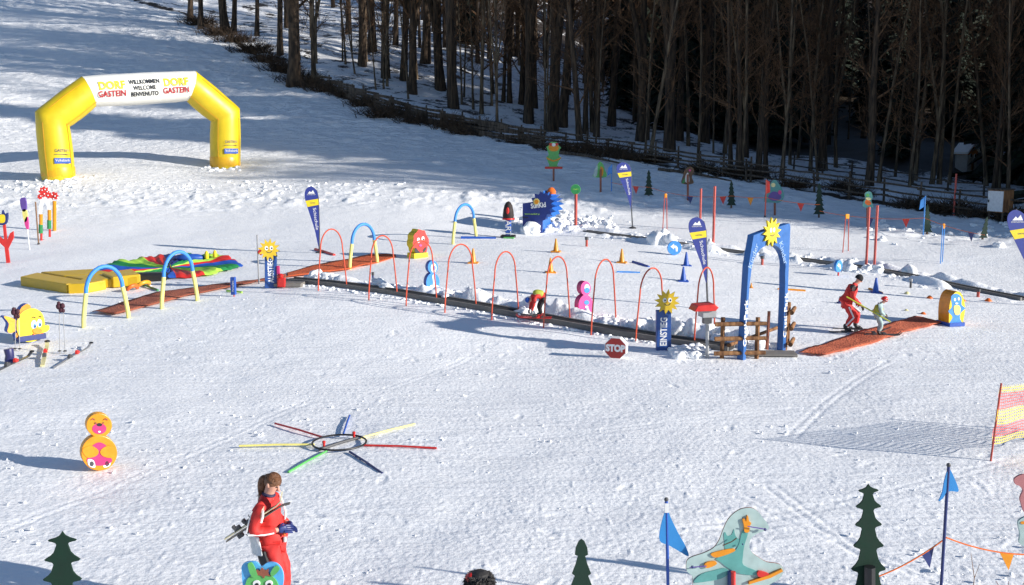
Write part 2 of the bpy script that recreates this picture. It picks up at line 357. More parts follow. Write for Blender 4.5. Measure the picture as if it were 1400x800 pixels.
    for line, amp, hw_, side in ((BL1, .72, .40, 1), (BL2, .40, .36, 1), (BL2, .36, .24, -1)):
        for (a, b_) in zip(line, line[1:]):
            L = math.hypot(b_.x - a.x, b_.y - a.y); tx, ty = (b_.x - a.x) / L, (b_.y - a.y) / L
            s_ = (x - a.x) * tx + (y - a.y) * ty; dd = ((x - a.x) * -ty + (y - a.y) * tx) * side - (.62 if side > 0 else .46)
            m_ = (s_ > 0) * (s_ < L) * (np.abs(dd) < 1.5)
            z += amp * m_ * np.exp(-np.clip(np.where(dd < 0, dd / .2, dd / hw_), -5, 5) ** 2) * np.clip(fbm(x / .6, y / .6, 3, 95) * 2.2 - .45, 0, .75) * np.clip(fbm(x / 1.6, y / 1.6, 2, 97) * 2.5 - .3, .25, 1)
    z += np.clip((b + 14) / 3, 0, 1) * np.clip((-b) / 2, 0, 1) * (.30 * (fbm(x / 1.5, y / 1.0, 4, 85) - .44) + .10 * (fbm(x / .5, y / .5, 2, 86) - .37))
    # rough bank along the fence
    z += np.exp(-(b / 2.2) ** 2) * .35 * (fbm(x / .9, y / .9, 3, 81) - .44)
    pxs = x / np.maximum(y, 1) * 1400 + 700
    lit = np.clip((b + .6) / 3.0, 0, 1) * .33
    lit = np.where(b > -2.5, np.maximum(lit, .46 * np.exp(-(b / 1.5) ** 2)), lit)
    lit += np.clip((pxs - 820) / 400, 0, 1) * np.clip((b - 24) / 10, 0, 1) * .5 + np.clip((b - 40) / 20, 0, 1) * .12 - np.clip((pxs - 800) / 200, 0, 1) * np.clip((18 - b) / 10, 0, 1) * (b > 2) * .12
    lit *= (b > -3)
    nx, ny = x.shape; idx = np.arange(nx * ny).reshape(nx, ny)
    q = np.stack([idx[:-1, :-1], idx[1:, :-1], idx[1:, 1:], idx[:-1, 1:]], -1).reshape(-1, 4)[:, ::-1]
    me = bpy.data.meshes.new('snow_ground'); me.vertices.add(nx * ny); me.vertices.foreach_set('co', np.stack([x, y, z], -1).reshape(-1).astype(np.float32))
    me.loops.add(q.size); me.polygons.add(len(q)); me.loops.foreach_set('vertex_index', q.reshape(-1).astype(np.int32)); me.polygons.foreach_set('loop_start', np.arange(0, q.size, 4, dtype=np.int32))
    me.update(calc_edges=True); me.validate()
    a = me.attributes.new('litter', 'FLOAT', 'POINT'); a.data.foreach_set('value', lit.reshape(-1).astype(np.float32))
    a = me.attributes.new('hill', 'FLOAT', 'POINT'); a.data.foreach_set('value', (np.clip((RR - 48) / 14, 0, 1) * np.clip(1 - b / 3, 0, 1)).reshape(-1).astype(np.float32))
    me.polygons.foreach_set('use_smooth', np.ones(len(q), bool))
    o = obj('snow_ground', me, snowM); tag(o, 'trodden snow of the piste rising into the wooded hillside', 'ground', kind='structure')
    # make sure the faces look up
    if me.polygons[len(q) // 2].normal.z < 0: me.flip_normals()
# ================================================================== objects on the piste
# ---- inflatable arch
def inflatable():
    A, sA = G(80, 243); B, sB = G(308, 227); d = B - A; Wd = math.hypot(d.x, d.y); yaw = math.atan2(d.y, d.x)
    t = thing('inflatable_arch', 'large yellow and white inflatable welcome arch standing on the upper piste', 'arch', A, yaw); dz = d.z
    h1 = 3.05; h2 = 4.75; r = .86; k = (Wd - 2 * 1.85)
    pts = [(.0, 0, -.25), (-.12, 0, h1 + .15), (1.85, 0, h2), (Wd - 1.85, 0, h2 + dz * .9), (Wd + .12, 0, h1 + dz), (Wd, 0, dz - .3)]
    P_ = [Vector(p) for p in pts]
    def seg(name, idx, mat, fold):
        # rounded tube with mitred bends, taken from the whole path so the joints meet
        b = MB(); n = 28; rings = []
        for i, p in enumerate(P_):
            if i == 0: dd = (P_[1] - p).normalized(); m = 1; bis = None
            elif i == 5: dd = (p - P_[4]).normalized(); bis = None
            else:
                d1 = (p - P_[i - 1]).normalized(); d2 = (P_[i + 1] - p).normalized(); dd = (d1 + d2).normalized(); bis = d1
            a = Vector((0, -1, 0)); c_ = dd.cross(a).normalized(); sc = 1 / dd.dot(bis) if bis else 1
            rings.append((p, a, c_, sc))
        ids = range(idx[0], idx[1] + 1); out = []
        for j in range(idx[0], idx[1]):
            for q in range(9):
                if q == 8 and j != idx[1] - 1: continue
                f = q / 8; (p0, a0, c0, s0), (p1, a1, c1, s1) = rings[j], rings[j + 1]; bulge = 1 + .05 * math.sin(math.pi * f) + (.0 if 0 < f < 1 else -.015)
                ring = []
                for k_ in range(n):
                    th = 2 * math.pi * k_ / n; v0 = p0 + a0 * math.cos(th) * r + c0 * math.sin(th) * r * s0; v1 = p1 + a1 * math.cos(th) * r + c1 * math.sin(th) * r * s1
                    v = v0.lerp(v1, f); cen = p0.lerp(p1, f); ring.append(cen + (v - cen) * (bulge + .012 * math.sin(k_ * 2.1 + q * 1.7) * (1.5 if q in (0, 1, 7, 8) else .5)))
                out.append(ring)
        vs = [v for ring in out for v in ring]; fs = [(i * n + k_, i * n + (k_ + 1) % n, (i + 1) * n + (k_ + 1) % n, (i + 1) * n + k_) for i in range(len(out) - 1) for k_ in range(n)]
        b.add(vs, fs); return b.build(name, mat, t, True)
    vin = M('inflated vinyl yellow', (.66, .48, .010), .42, .16, 1.6, .8); vw = M('inflated vinyl white', (.78, .77, .72), .4, .06, 2.5, .5)
    seg('leg', (0, 2), vin, 0); seg('leg', (3, 5), vin, 0); seg('crossbar', (2, 3), vw, 0)
    seam = M('seam piping', (.62, .30, .02), .5)
    for i0, i1 in ((0, 1), (1, 2), (3, 4), (4, 5)):
        for sg in (-1, 1):
            a_, b_ = P_[i0], P_[i1]; dd = (b_ - a_).normalized(); nn = dd.cross(Vector((0, -1, 0))); m = MB()
            o_ = nn * r * .72 * sg + Vector((0, -r * .73, 0)); m.tube([a_ + o_ + dd * .15, a_.lerp(b_, .5) + o_ * 1.05, b_ + o_ - dd * .15], .016, 5); m.build('seam', seam, t)
    cuff = M('ochre vinyl', (.72, .40, .01), .4, .1, 3, .3)
    for p in (P_[0], P_[5]):
        m = MB(); m.lathe([(r * .98, 0), (r * 1.04, .2), (r * 1.04, .62), (r * .99, .7)], 28, c=(p.x, 0, p.z + .2)); m.build('foot_cuff', cuff, t, True)
    mid = (P_[2].x + P_[3].x) / 2; zc_ = (P_[2].z + P_[3].z) / 2 + .02; sl = math.atan2(P_[3].z - P_[2].z, P_[3].x - P_[2].x); L = P_[3].x - P_[2].x; fy = -r * 1.08
    # banner panel laid over the tube
    yy = fy - .02
    tx = []
    for sx_ in (-1, 1):
        text('DORF', .60, M('letter yellow', (.90, .62, .03), .5), t, mid + sx_ * L * .31, zc_ + .22 + sx_ * L * .31 * math.sin(sl), yy, sl, 1, .022, fit=1.42)
        text('GASTEIN', .46, M('letter red', (.45, .015, .02), .5), t, mid + sx_ * L * .31, zc_ - .24 + sx_ * L * .31 * math.sin(sl), yy, sl, 1, .010, fit=1.48)
    for k_, (s_, f_) in enumerate((('WILLKOMMEN', 1.70), ('WELCOME', 1.26), ('BENVENUTO', 1.52))): text(s_, .33, K('black'), t, mid, zc_ + .34 - .34 * k_, yy, sl, 1.0, .008, fit=f_)
    for o_ in list(t.children):
        if o_.name.startswith('lettering'):
            for v in o_.data.vertices:
                dz_ = (v.co.z - (P_[2].z + (v.co.x - P_[2].x) / L * (P_[3].z - P_[2].z))); v.co.y = -math.sqrt(max(.01, (r * 1.076) ** 2 - dz_ ** 2)) - .004 + (v.co.y - yy)
    for p in (P_[0], P_[5]):
        x = p.x + .12; z = p.z
        text('GASTEIN', .22, K('navy'), t, x, z + 1.75, -r - .07, 0, .9, fit=.72); m = MB(); m.box(x, -r - .03, z + 1.2, .82, .06, .3); m.build('sponsor_badge', K('blue'), t)
        text('Volksbank', .2, K('white'), t, x, z + 1.22, -r - .08, 0, .9); m = MB(); m.box(x, -r - .04, z + 1.55, .8, .03, .03); m.build('badge_line', K('dgrey'), t)
inflatable()
# ---- bent arches of foam and hoops over the belt
def arc_pts(A, B, Hh, inset=.1, leg=.58, n=14):
    pts = []; AB = B - A
    def at(s, z): p = A + AB * s; p.z = A.z + AB.z * s + z; return p
    for k in range(5): pts.append(at(inset * (k / 5) ** 1.3, Hh * leg * k / 5 - (.15 if k == 0 else 0)))
    for k in range(n + 1):
        a = math.pi * k / n; pts.append(at(.5 - (.5 - inset) * math.cos(a), Hh * (leg + (1 - leg) * math.sin(a))))
    for k in range(4, -1, -1): pts.append(at(1 - inset * (k / 5) ** 1.3, Hh * leg * k / 5 - (.15 if k == 0 else 0)))
    return pts
foamY = M('foam tube yellow', (.84, .74, .22), .6, .08, 10, .3); foamB = M('foam tube blue', (.05, .26, .72), .55, .1, 10, .3)
for (la, lb, top, lab) in (((114, 447), (176, 434), 365, 'foam arch with blue top over the near end of the long red carpet'), ((221, 422), (270, 410), 345, 'foam arch with blue top standing before the colourful play parachute'), ((478, 368), (516, 360), 307, 'foam arch with blue top at far end of long red carpet'), ((619, 334), (651, 326), 280, 'foam arch with blue top standing alone left of the snowboard figure')):
    A, s = G(*la); B, s2 = G(*lb); S = Spot(*la); Hh = ((la[1] + lb[1]) / 2 - top) / ((s + s2) / 2) / S.cz
    pts = [p - A for p in arc_pts(A, B, Hh)]
    t = thing('foam_arch', lab, 'arch', A, 0, 'foam arches on the piste')
    b = MB(); b.tube(pts[:6], .062, 10); b.build('leg', foamY, t, True); b = MB(); b.tube(pts[-6:], .062, 10); b.build('leg', foamY, t, True)
    b = MB(); b.tube([pts[5].lerp(pts[4], .03)] + pts[5:-5] + [pts[-6].lerp(pts[-5], .03)], .056, 10); b.build('top_bow', foamB, t, True)
hoops = [((435, 397), (474, 392), 314), ((504, 411), (543, 404), 323), ((555, 418), (597, 411), 330), ((608, 427), (651, 419), 335), ((672, 437), (709, 429), 345), ((743, 448), (779, 438), 352), ((808, 457), (842, 443), 356), ((869, 467), (908, 452), 368), ((949, 469), (977, 460), 367)]
hw = ['beside the first blue beach flag', 'in front of the farthest carpet foam arch', 'in front of the red shell board', 'just right of the blue number-eight figure', 'left of the bending child', 'over the bending child', 'right of the pink number-eight figure', 'above the entry sun sign', 'behind the red topped control post']
for (la, lb, top), wh in zip(hoops, hw):
    A, s = G(*la); B, s2 = G(*lb); S = Spot(*la); Hh = ((la[1] + lb[1]) / 2 - top) / ((s + s2) / 2) / S.cz
    b = MB(); b.tube([p - A for p in arc_pts(A, B, Hh, .12, .68)], .021, 7); o = b.build('belt_hoop', K('orange', rough=.4) if 0 else M('hoop red', (.66, .09, .04), .4), None, True); o.location = A
    tag(o, 'thin red hoop over the conveyor belt ' + wh, 'hoop', 'red hoops over the conveyor belt')
# ---- conveyor belts
def belt(name, label, px0, px1, wd, n, stuff, mid=None):
    A, B = G(*px0)[0], G(*px1)[0]; mids = [G(*m)[0] for m in (mid or [])]; line = [A] + mids + [B]
    t = thing(name, label, 'conveyor', A)
    pts = []
    for a, b_ in zip(line, line[1:]):
        for k in range(n): pts.append(a.lerp(b_, k / n))
    pts.append(B)
    def strip(y0, y1, z0, z1, nm, mat):
        m = MB(); vs = []
        for i, p in enumerate(pts):
            d = (pts[min(i + 1, len(pts) - 1)] - pts[max(i - 1, 0)]); nn = Vector((-d.y, d.x, 0)).normalized(); q = p - A; q.z = zg(p.x, p.y) - A.z + .02
            for y, z in ((y0, z0), (y1, z0), (y1, z1), (y0, z1)): vs.append(q + nn * y + Vector((0, 0, z)))
        fs = [(4 * i + k, 4 * (i + 1) + k, 4 * (i + 1) + (k + 1) % 4, 4 * i + (k + 1) % 4) for i in range(len(pts) - 1) for k in range(4)] + [(0, 1, 2, 3), tuple(4 * (len(pts) - 1) + k for k in (3, 2, 1, 0))]
        m.add(vs, fs); m.build(nm, mat, t)
    rub = M('ribbed rubber', (.02, .02, .021), .75, .4, 30, .6)
    strip(-wd / 2, wd / 2, -.1, .06, 'belt', rub); strip(-wd / 2 - .09, -wd / 2 - .005, -.12, .09, 'side_rail', M('galvanised rail', (.16, .15, .14), .55, .2)); strip(wd / 2 + .005, wd / 2 + .1, -.12, .09, 'side_rail', _mc['galvanised rail'])
    return t, pts
t1, bp1 = belt('conveyor_belt', 'long dark carpet lift for skiers running uphill between the two sun signs', (396, 384), (1000, 478), .37, 40, 1)
t2, bp2 = belt('conveyor_belt', 'second dark carpet lift half buried in snow lumps across the back', (800, 318), (1400, 411), .19, 12, 1, mid=[(960, 340), (1100, 357), (1250, 380)])
for (px, py, w_, d_, z, lab, ttn) in ((1046, 484, 1.5, .5, .03, 'grey entry plate at the lower end of the carpet lift', 'entry_plate'), (396, 391, .9, .45, .10, 'small grey plate at the upper end of the carpet lift', 'end_plate')):
    p, s = G(px, py); b = MB(); b.box(0, 0, z / 2, w_, d_, z + .04); b.box(0, -d_ / 2 - .03, z / 2 + .01, w_ * .98, .04, z); o = b.build(ttn, M('dull metal plate', (.22, .20, .18), .6, .2, 6, .2), None, bevel=.01); o.location = p; o.rotation_euler = (0, 0, R(-4)); tag(o, lab, 'plate')
# ---- snow clods
def clods(name, label, lst, seed):
    rnd = random.Random(seed); ico = bpy.data.meshes.new('i'); import bmesh
    bm = bmesh.new(); bmesh.ops.create_icosphere(bm, subdivisions=2, radius=1); vs0 = np.array([v.co[:] for v in bm.verts]); fs0 = np.array([[v.index for v in f.verts] for f in bm.faces]); bm.free()
    bm = bmesh.new(); bmesh.ops.create_icosphere(bm, subdivisions=3, radius=1); vs1 = np.array([v.co[:] for v in bm.verts]); fs1 = np.array([[v.index for v in f.verts] for f in bm.faces]); bm.free()
    V = []; Fc = []; k = 0
    for (x, y, r, fl) in lst:
        v0, f0 = (vs1, fs1) if r > .12 else (vs0, fs0)
        o = np.random.rand(3) * 50; n1 = fbm(v0[:, 0] * 1.7 + o[0] + v0[:, 2], v0[:, 1] * 1.7 + o[1] - v0[:, 2] * .7, 4, rnd.randint(0, 99)) - .45
        v = v0 * (1 + n1[:, None] * 1.9) * r * np.array([rnd.uniform(.8, 1.4), rnd.uniform(.8, 1.2), fl]); a = rnd.uniform(0, 6.28); ca, sa = math.cos(a), math.sin(a)
        v = np.stack([v[:, 0] * ca - v[:, 1] * sa, v[:, 0] * sa + v[:, 1] * ca, v[:, 2]], 1) + np.array([x, y, zg(x, y) + r * fl * .25]); V.append(v); Fc.append(f0 + k); k += len(v0)
    V = np.concatenate(V); Fc = np.concatenate(Fc); me = bpy.data.meshes.new(name); me.from_pydata(V.tolist(), [], Fc.tolist()); o = obj(name, me, clodM, None, True); tag(o, label, 'snow', kind='stuff')
rnd = random.Random(4); L1 = []
A, B = bp1[0], bp1[-1]; d = (B - A); ln = d.length; d.normalize(); nn = Vector((-d.y, d.x, 0)).normalized()
for k in range(800):
    s = rnd.uniform(.02, .93) * ln; hgt = .55 + .45 * math.sin(s * 1.7) * math.sin(s * .63 + 1); o = .42 + abs(rnd.gauss(0, .30)); r = max(.035, abs(rnd.gauss(.11, .065)) * hgt * math.exp(-max(0, o - .6) * .8)); p = A + d * s + nn * o; L1.append((p.x, p.y, r, rnd.uniform(.7, 1.0)))
for k in range(150):
    s = rnd.uniform(0, .95) * ln; o = -.42 - abs(rnd.gauss(0, .12)); p = A + d * s + nn * o; L1.append((p.x, p.y, rnd.uniform(.02, .06), .6))
for k in range(70):   # pile at the entry
    p = G(944 + rnd.gauss(0, 9), 483 + rnd.gauss(0, 3))[0]; L1.append((p.x, p.y, rnd.uniform(.06, .17), .7))
for cx, cy, r in ((730, 428, .26), (716, 432, .2), (518, 392, .25), (528, 395, .2), (800, 436, .22), (960, 462, .34), (985, 466, .3), (1010, 468, .3), (1040, 474, .22), (880, 452, .25), (908, 458, .26), (930, 460, .28)): p = G(cx, cy)[0]; L1.append((p.x, p.y, r, .9))
clods('snow_clods', 'shovelled lumps of snow heaped along the front carpet lift', L1, 5)
L2 = []
for i in range(len(bp2) - 1):
    a, b_ = bp2[i], bp2[i + 1]; d = (b_ - a); l = d.length; d.normalize(); nn = Vector((-d.y, d.x, 0)).normalized()
    for k in range(int(l * 30)):
        s = rnd.uniform(0, l); side = 1 if rnd.random() < .62 else -1; o = side * (.32 + abs(rnd.gauss(0, .35))); p = a + d * s + nn * o; L2.append((p.x, p.y, max(.025, abs(rnd.gauss(.055, .05)) * (.7 + .4 * math.sin(p.x * 1.1)) * (1 if side > 0 else .8)), .75))
for k in range(330):
    p = G(772 + rnd.gauss(0, 30), 306 + rnd.gauss(0, 6))[0]; L2.append((p.x, p.y, max(.035, rnd.gauss(.07, .06)), .8))
for cx, cy, r in ((723, 319, .36), (905, 333, .40), (912, 335, .34), (898, 333, .36), (908, 330, .3), (1185, 371, .22), (1200, 372, .22), (1240, 375, .26), (1160, 370, .24)): p = G(cx, cy)[0]; L2.append((p.x, p.y, r, .95))
clods('snow_clods', 'rough lumps of snow thrown up around the back carpet lift', L2, 6)
L3 = []
for k in range(330): p = G(rnd.uniform(-20, 560), 246 + abs(rnd.gauss(0, 10)) + rnd.uniform(0, 8))[0]; L3.append((p.x, p.y, abs(rnd.gauss(0, .045)) + .02, .7))
for k in range(60): p = G(85 + rnd.gauss(0, 16), 246 + rnd.gauss(0, 3))[0]; L3.append((p.x, p.y, rnd.uniform(.04, .16), .6))
for k in range(30): p = G(306 + rnd.gauss(0, 12), 230 + rnd.gauss(0, 2))[0]; L3.append((p.x, p.y, rnd.uniform(.04, .16), .55))
for k in range(90): p = G(rnd.uniform(840, 1400), 0)[0] if 0 else G(rnd.uniform(1180, 1400), 318 + rnd.gauss(0, 6))[0]; L3.append((p.x, p.y, abs(rnd.gauss(.0, .09)) + .03, .6))
clods('snow_clods', 'churned snow lumps around the feet of the inflatable arch', L3, 7)
L4 = []
for k in range(1900):
    px = rnd.uniform(-60, 1460); py = rnd.uniform(385, 830)
    if fbm(np.array([px / 90.]), np.array([py / 35.]), 2, 7)[0] < .36: continue
    p = G(px, py)[0]; L4.append((p.x, p.y, abs(rnd.gauss(.006, .008)) + .005, .7))
clods('snow_crumbs', 'small crumbs of snow strewn over the near piste', L4, 8)
# ---- carpets
def carpet(name, label, up, lo_, n=60, mat=None, seed=2):
    rs = random.Random(seed)
    def interp(l, f):
        k = f * (len(l) - 1); i = min(int(k), len(l) - 2); a, b_ = l[i], l[i + 1]; return G(a[0] + (b_[0] - a[0]) * (k - i), a[1] + (b_[1] - a[1]) * (k - i))[0]
    rows = 7; vs = []; o = interp(lo_, 0)
    U = [interp(up, i / n) for i in range(n + 1)]; Lw = [interp(lo_, i / n) for i in range(n + 1)]
    for i in range(n + 1):
        for j in range(rows):
            p = Lw[i].lerp(U[i], j / (rows - 1)); e = fbm(np.array([p.x * 1.5]), np.array([p.y * 1.5]), 3, 9)[0]
            jit = (.07 * (fbm(np.array([p.x * 2.5]), np.array([p.y * 2.5 + j]), 2, 19)[0] - .5)) if j in (0, rows - 1) else 0
            vs.append((p.x - o.x, p.y - o.y + jit * 3, zg(p.x, p.y) - o.z + .055 + .13 * max(0, e - .42)))
    fs = [(i * rows + j, (i + 1) * rows + j, (i + 1) * rows + j + 1, i * rows + j + 1) for i in range(n) for j in range(rows - 1)]
    b = MB(); b.add(vs, fs); ob = b.build(name, mat, None, True); ob.location = o
    md = ob.modifiers.new('thickness', 'SOLIDIFY'); md.thickness = .015; return tag(ob, label, 'carpet')
def netcarpet(name, c1, c2):
    m = bpy.data.materials.new(name); m.use_nodes = True; N = m.node_tree.nodes; L = m.node_tree.links; b = N['Principled BSDF']; b.inputs['Roughness'].default_value = .8
    tc = N.new('ShaderNodeTexCoord'); n1 = N.new('ShaderNodeTexNoise'); n1.inputs['Scale'].default_value = 1.7; n1.inputs['Detail'].default_value = 6; L.new(tc.outputs['Object'], n1.inputs[0])
    vo = N.new('ShaderNodeTexVoronoi'); vo.inputs['Scale'].default_value = 22; L.new(tc.outputs['Object'], vo.inputs[0])
    a = N.new('ShaderNodeMath'); a.operation = 'MULTIPLY_ADD'; a.inputs[1].default_value = .5; L.new(vo.outputs['Distance'], a.inputs[0]); L.new(n1.outputs['Fac'], a.inputs[2])
    cr = N.new('ShaderNodeValToRGB'); cr.color_ramp.elements[0].position = .45; cr.color_ramp.elements[1].position = .95; cr.color_ramp.elements[0].color = (*c1, 1); cr.color_ramp.elements[1].color = (*c2, 1); L.new(a.outputs[0], cr.inputs[0]); L.new(cr.outputs[0], b.inputs['Base Color'])
    bp = N.new('ShaderNodeBump'); bp.inputs['Distance'].default_value = .03; L.new(a.outputs[0], bp.inputs['Height']); L.new(bp.outputs[0], b.inputs['Normal']); return m
carpet('plastic_carpet', 'orange red plastic netting carpet under the instructor and child', [(1091, 484), (1130, 470), (1180, 454), (1230, 440), (1250, 435)], [(1128, 487), (1165, 479), (1200, 469), (1250, 453), (1288, 443)], mat=netcarpet('orange netting', (.30, .05, .025), (.66, .17, .08)))
carpet('plastic_carpet', 'long narrow red carpet leading from foam arches to the exit sun sign', [(127, 428), (215, 402), (290, 391), (352, 384), (390, 376)], [(158, 432), (245, 409), (300, 397), (354, 386), (392, 381)], mat=netcarpet('rusty netting', (.22, .05, .03), (.44, .13, .07)), seed=3)
carpet('plastic_carpet', 'bright orange carpet rising from the exit sun sign to the foam arch', [(392, 375), (430, 364), (480, 355), (510, 349), (541, 350)], [(392, 380), (435, 375), (480, 369), (516, 361), (541, 353)], mat=netcarpet('bright netting', (.42, .06, .018), (.70, .14, .04)), seed=4)
# ---- beach flags
def beach_flag(label, base, top, halfw, lean, yaw=12, ph=0, fl_base=None):
    S = Spot(*base, yaw); bx, by = base; tx, ty = top; Hh = by - ty
    t = thing('beach_flag', label, 'flag', S.p, S.yaw, 'blue teardrop flags')
    fb = fl_base or (bx + (tx - bx) * .08, by - Hh * .08)
    L = fb[1] - ty; ax = lambda f: fb[0] + (tx - fb[0]) * f
    out = [(fb[0], fb[1]), (ax(.3) + halfw * .42, fb[1] - L * .3), (ax(.6) + halfw * .72, fb[1] - L * .6), (ax(.8) + halfw * .92, fb[1] - L * .8), (ax(.92) + halfw * .85, fb[1] - L * .93), (tx + halfw * .15, ty), (ax(.93) - halfw * .72, fb[1] - L * .95), (ax(.82) - halfw, fb[1] - L * .82), (ax(.6) - halfw * .72, fb[1] - L * .6), (ax(.3) - halfw * .25, fb[1] - L * .3)]
    o_ = S.P(sm(out, 5)); b = MB(); b.prism(o_, -.008, .008); b.build('sail', K('banner', rough=.6), t)
    band = [(ax(.66) - halfw * .80, fb[1] - L * .665), (ax(.66) + halfw * .80, fb[1] - L * .70), (ax(.78) + halfw * .90, fb[1] - L * .80), (ax(.78) - halfw * .96, fb[1] - L * .765)]
    b = MB(); b.prism(S.P(band), -.013, -.006); b.build('yellow_band', K('yellow', rough=.6), t)
    h = S(0, by - 1)[1]
    q = S(ax(.88), fb[1] - L * .90); m = MB(); r_ = halfw * .5 / S.s
    m.prism([(q[0] - r_, q[1] - r_ * .3), (q[0] - r_ * .4, q[1] + r_ * .4), (q[0], q[1] + r_ * .05), (q[0] + r_ * .5, q[1] + r_ * .7), (q[0] + r_, q[1] - r_ * .3)], -.013, -.007); m.build('mountain_emblem', K('white'), t)
    text('DORFGASTEIN', r_ * .36, K('white'), t, q[0], q[1] - r_ * .6, -.011)
    q = S(ax(.45) + halfw * .12, fb[1] - L * .47); ang = math.atan2(S(ax(.7), fb[1] - L * .7)[1] - S(ax(.3), fb[1] - L * .3)[1], S(ax(.7), fb[1] - L * .7)[0] - S(ax(.3), fb[1] - L * .3)[0])
    text('Schischule', L * .07 / S.s, K('white'), t, q[0], q[1], -.011, ang - math.pi, 1, fit=L * .36 / S.s)
    q = S(ax(.72), fb[1] - L * .73); text('GASTEIN', r_ * .4, K('navy'), t, q[0], q[1], -.015)
    pp = [S(bx, by + 2)] + [S(ax(.05) + halfw * .1, fb[1] - L * .03), S(ax(.3) + halfw * .45, fb[1] - L * .3), S(ax(.6) + halfw * .76, fb[1] - L * .6), S(ax(.8) + halfw * .97, fb[1] - L * .8), S(ax(.92) + halfw * .9, fb[1] - L * .93), S(tx + halfw * .15, ty - .6)]
    m = MB(); m.tube([(x, .012, z) for x, z in pp], [.03, .028, .024, .02, .015, .012, .01], 7); m.build('flag_pole', K('dgrey'), t, True)
    m = MB(); m.lathe([(.16, -.05), (.16, .03), (.05, .08)], 14); m.build('base_weight', K('dgrey'), t)
beach_flag('blue teardrop flag at left leaning over the end of the orange carpet', (437, 346), (424, 255), 9.5, 0, 10)
beach_flag('blue teardrop flag on a tall thin pole at the back of the piste', (865, 312), (851, 222), 10, 0, 10, fl_base=(863, 285))
beach_flag('blue teardrop flag rising behind the red topped control post', (968, 424), (951, 297), 12, 0, 10, fl_base=(966, 388))
beach_flag('blue teardrop flag cut off by the right edge of the picture', (1425, 418), (1387, 287), 15, 0, 5)
# ---- red base bars of first flag, loose poles on the ground
def stick(px0, px1, col, r, label, name='slalom_pole', z=.03, cat='pole', group=None):
    a, b_ = G(*px0)[0], G(*px1)[0]; m = MB(); m.tube([Vector((0, 0, z)), (b_ - a) / 2 + Vector((0, 0, z + .01)), b_ - a + Vector((0, 0, z))], r, 8); o = m.build(name, K(col, rough=.35), None, True); o.location = a; return tag(o, label, cat, group)
stick((431, 342), (457, 350), 'red', .06, 'red bar lying across the foot of the left beach flag')
stick((630, 326), (678, 327), 'blue', .06, 'blue pole lying behind the lone foam arch')
stick((865, 359), (887, 366), 'blue', .045, 'short blue pole lying right of the fourth yellow cone')
stick((843, 373), (875, 374), 'lblue', .03, 'thin pale blue pole lying at the foot of the cones')
stick((1063, 397), (1101, 399), 'gold', .04, 'yellow pole lying right of the arched gate')
stick((1188, 396), (1206, 402), 'gold', .04, 'yellow pole lying beside the blue cone behind the instructor')
stick((627, 400), (652, 405), 'dgrey', .02, 'dark stick lying on snow lumps right of the blue number-eight figure')
stick((310, 399), (331, 401), 'lime', .03, 'thin green hose end lying on the long red carpet')
# sun of poles
def sun_of_poles():
    ctr, s = G(464, 608.5); R_ = 36.5 / s; rad = R_ * 1.0
    m = MB(); m.tube([(math.cos(k * math.pi / 24) * rad, math.sin(k * math.pi / 24) * rad, .05) for k in range(49)], .018, 7); o = m.build('ring', K('black'), None, True); o.name = 'ground_hoop'; o.location = ctr; tag(o, 'black hoop lying in the middle of the star of poles', 'hoop')
    for a, b_, c_, lab in (((327, 612), (430, 610), 'paleyellow', 'yellow pole pointing left from the black hoop'), ((376, 581), (441, 600), 'red', 'red pole pointing up left from the black hoop'), ((478, 570), (469, 597), 'blue', 'blue pole pointing away behind the black hoop'), ((493, 601), (567, 582), 'paleyellow', 'pale yellow pole pointing up right from the black hoop'),
                           ((497, 611), (597, 615), 'red', 'red pole pointing right from the black hoop'), ((478, 620), (523, 650), 'navy', 'dark blue pole pointing down right from the black hoop'), ((447, 619), (394, 648), 'lgreen', 'green pole pointing down left from the black hoop'), ((437, 617), (489, 601), 'dgrey', 'thick dark bar lying across the black hoop')):
        stick(a, b_, c_, .019 if c_ != 'dgrey' else .028, lab, group='coloured poles laid out as a star')
    for px, py, lab in ((443, 614, 'small red peg standing at the left end of the dark bar'), (484, 601, 'small red peg standing at the right end of the dark bar')):
        p, s = G(px, py); m = MB(); m.lathe([(.022, 0), (.022, .10), (.03, .11), (.03, .14), (.012, .15)], 8); o = m.build('marker_peg', K('red')); o.location = p; tag(o, lab, 'peg', 'pegs in the pole star')
sun_of_poles()
# ---- cones
def cone(px, py, h, col, label, group):
    p, s = G(px, py); hh = h / s; m = MB()
    t = thing('traffic_cone', label, 'cone', p, random.uniform(-.3, .3), group)
    m.lathe([(hh * .23, .04), (hh * .19, .1), (hh * .06, hh), (hh * .035, hh * 1.02), (hh * .03, hh * .96)], 16); m.build('body', K(col, rough=.4), t, True)
    m = MB(); m.box(0, 0, .02, hh * .7, hh * .7, .05); m.build('base', K(col, rough=.4), t, bevel=.008)
for px, py, h, col, lab in ((647, 360, 20, 'gold', 'yellow cone seen through the hoop right of the lone foam arch'), (760, 344.5, 18, 'gold', 'yellow cone farthest back, in front of the blue lift housing'), (752.5, 373, 20, 'gold', 'yellow cone half behind the hoop above the bending child'), (850, 359.5, 19, 'gold', 'yellow cone right of the hoop with the pink figure'),
                             (938, 364, 19, 'blue', 'blue cone directly under the blue arrow disc'), (934, 385, 20, 'blue', 'nearer blue cone just left of the beach flag'), (1073, 381, 7, 'navy', 'low dark blue cone glimpsed behind the right leg of the gate'), (1197, 401, 21, 'blue', 'blue cone standing right of the instructor'), (1027, 395, 8, 'gold', 'small yellow cone glimpsed behind the left leg of the gate'), (1148, 415, 10, 'navy', 'dark blue cone hidden behind the instructor')):
    cone(px, py, h, col, lab, 'cones on the piste')
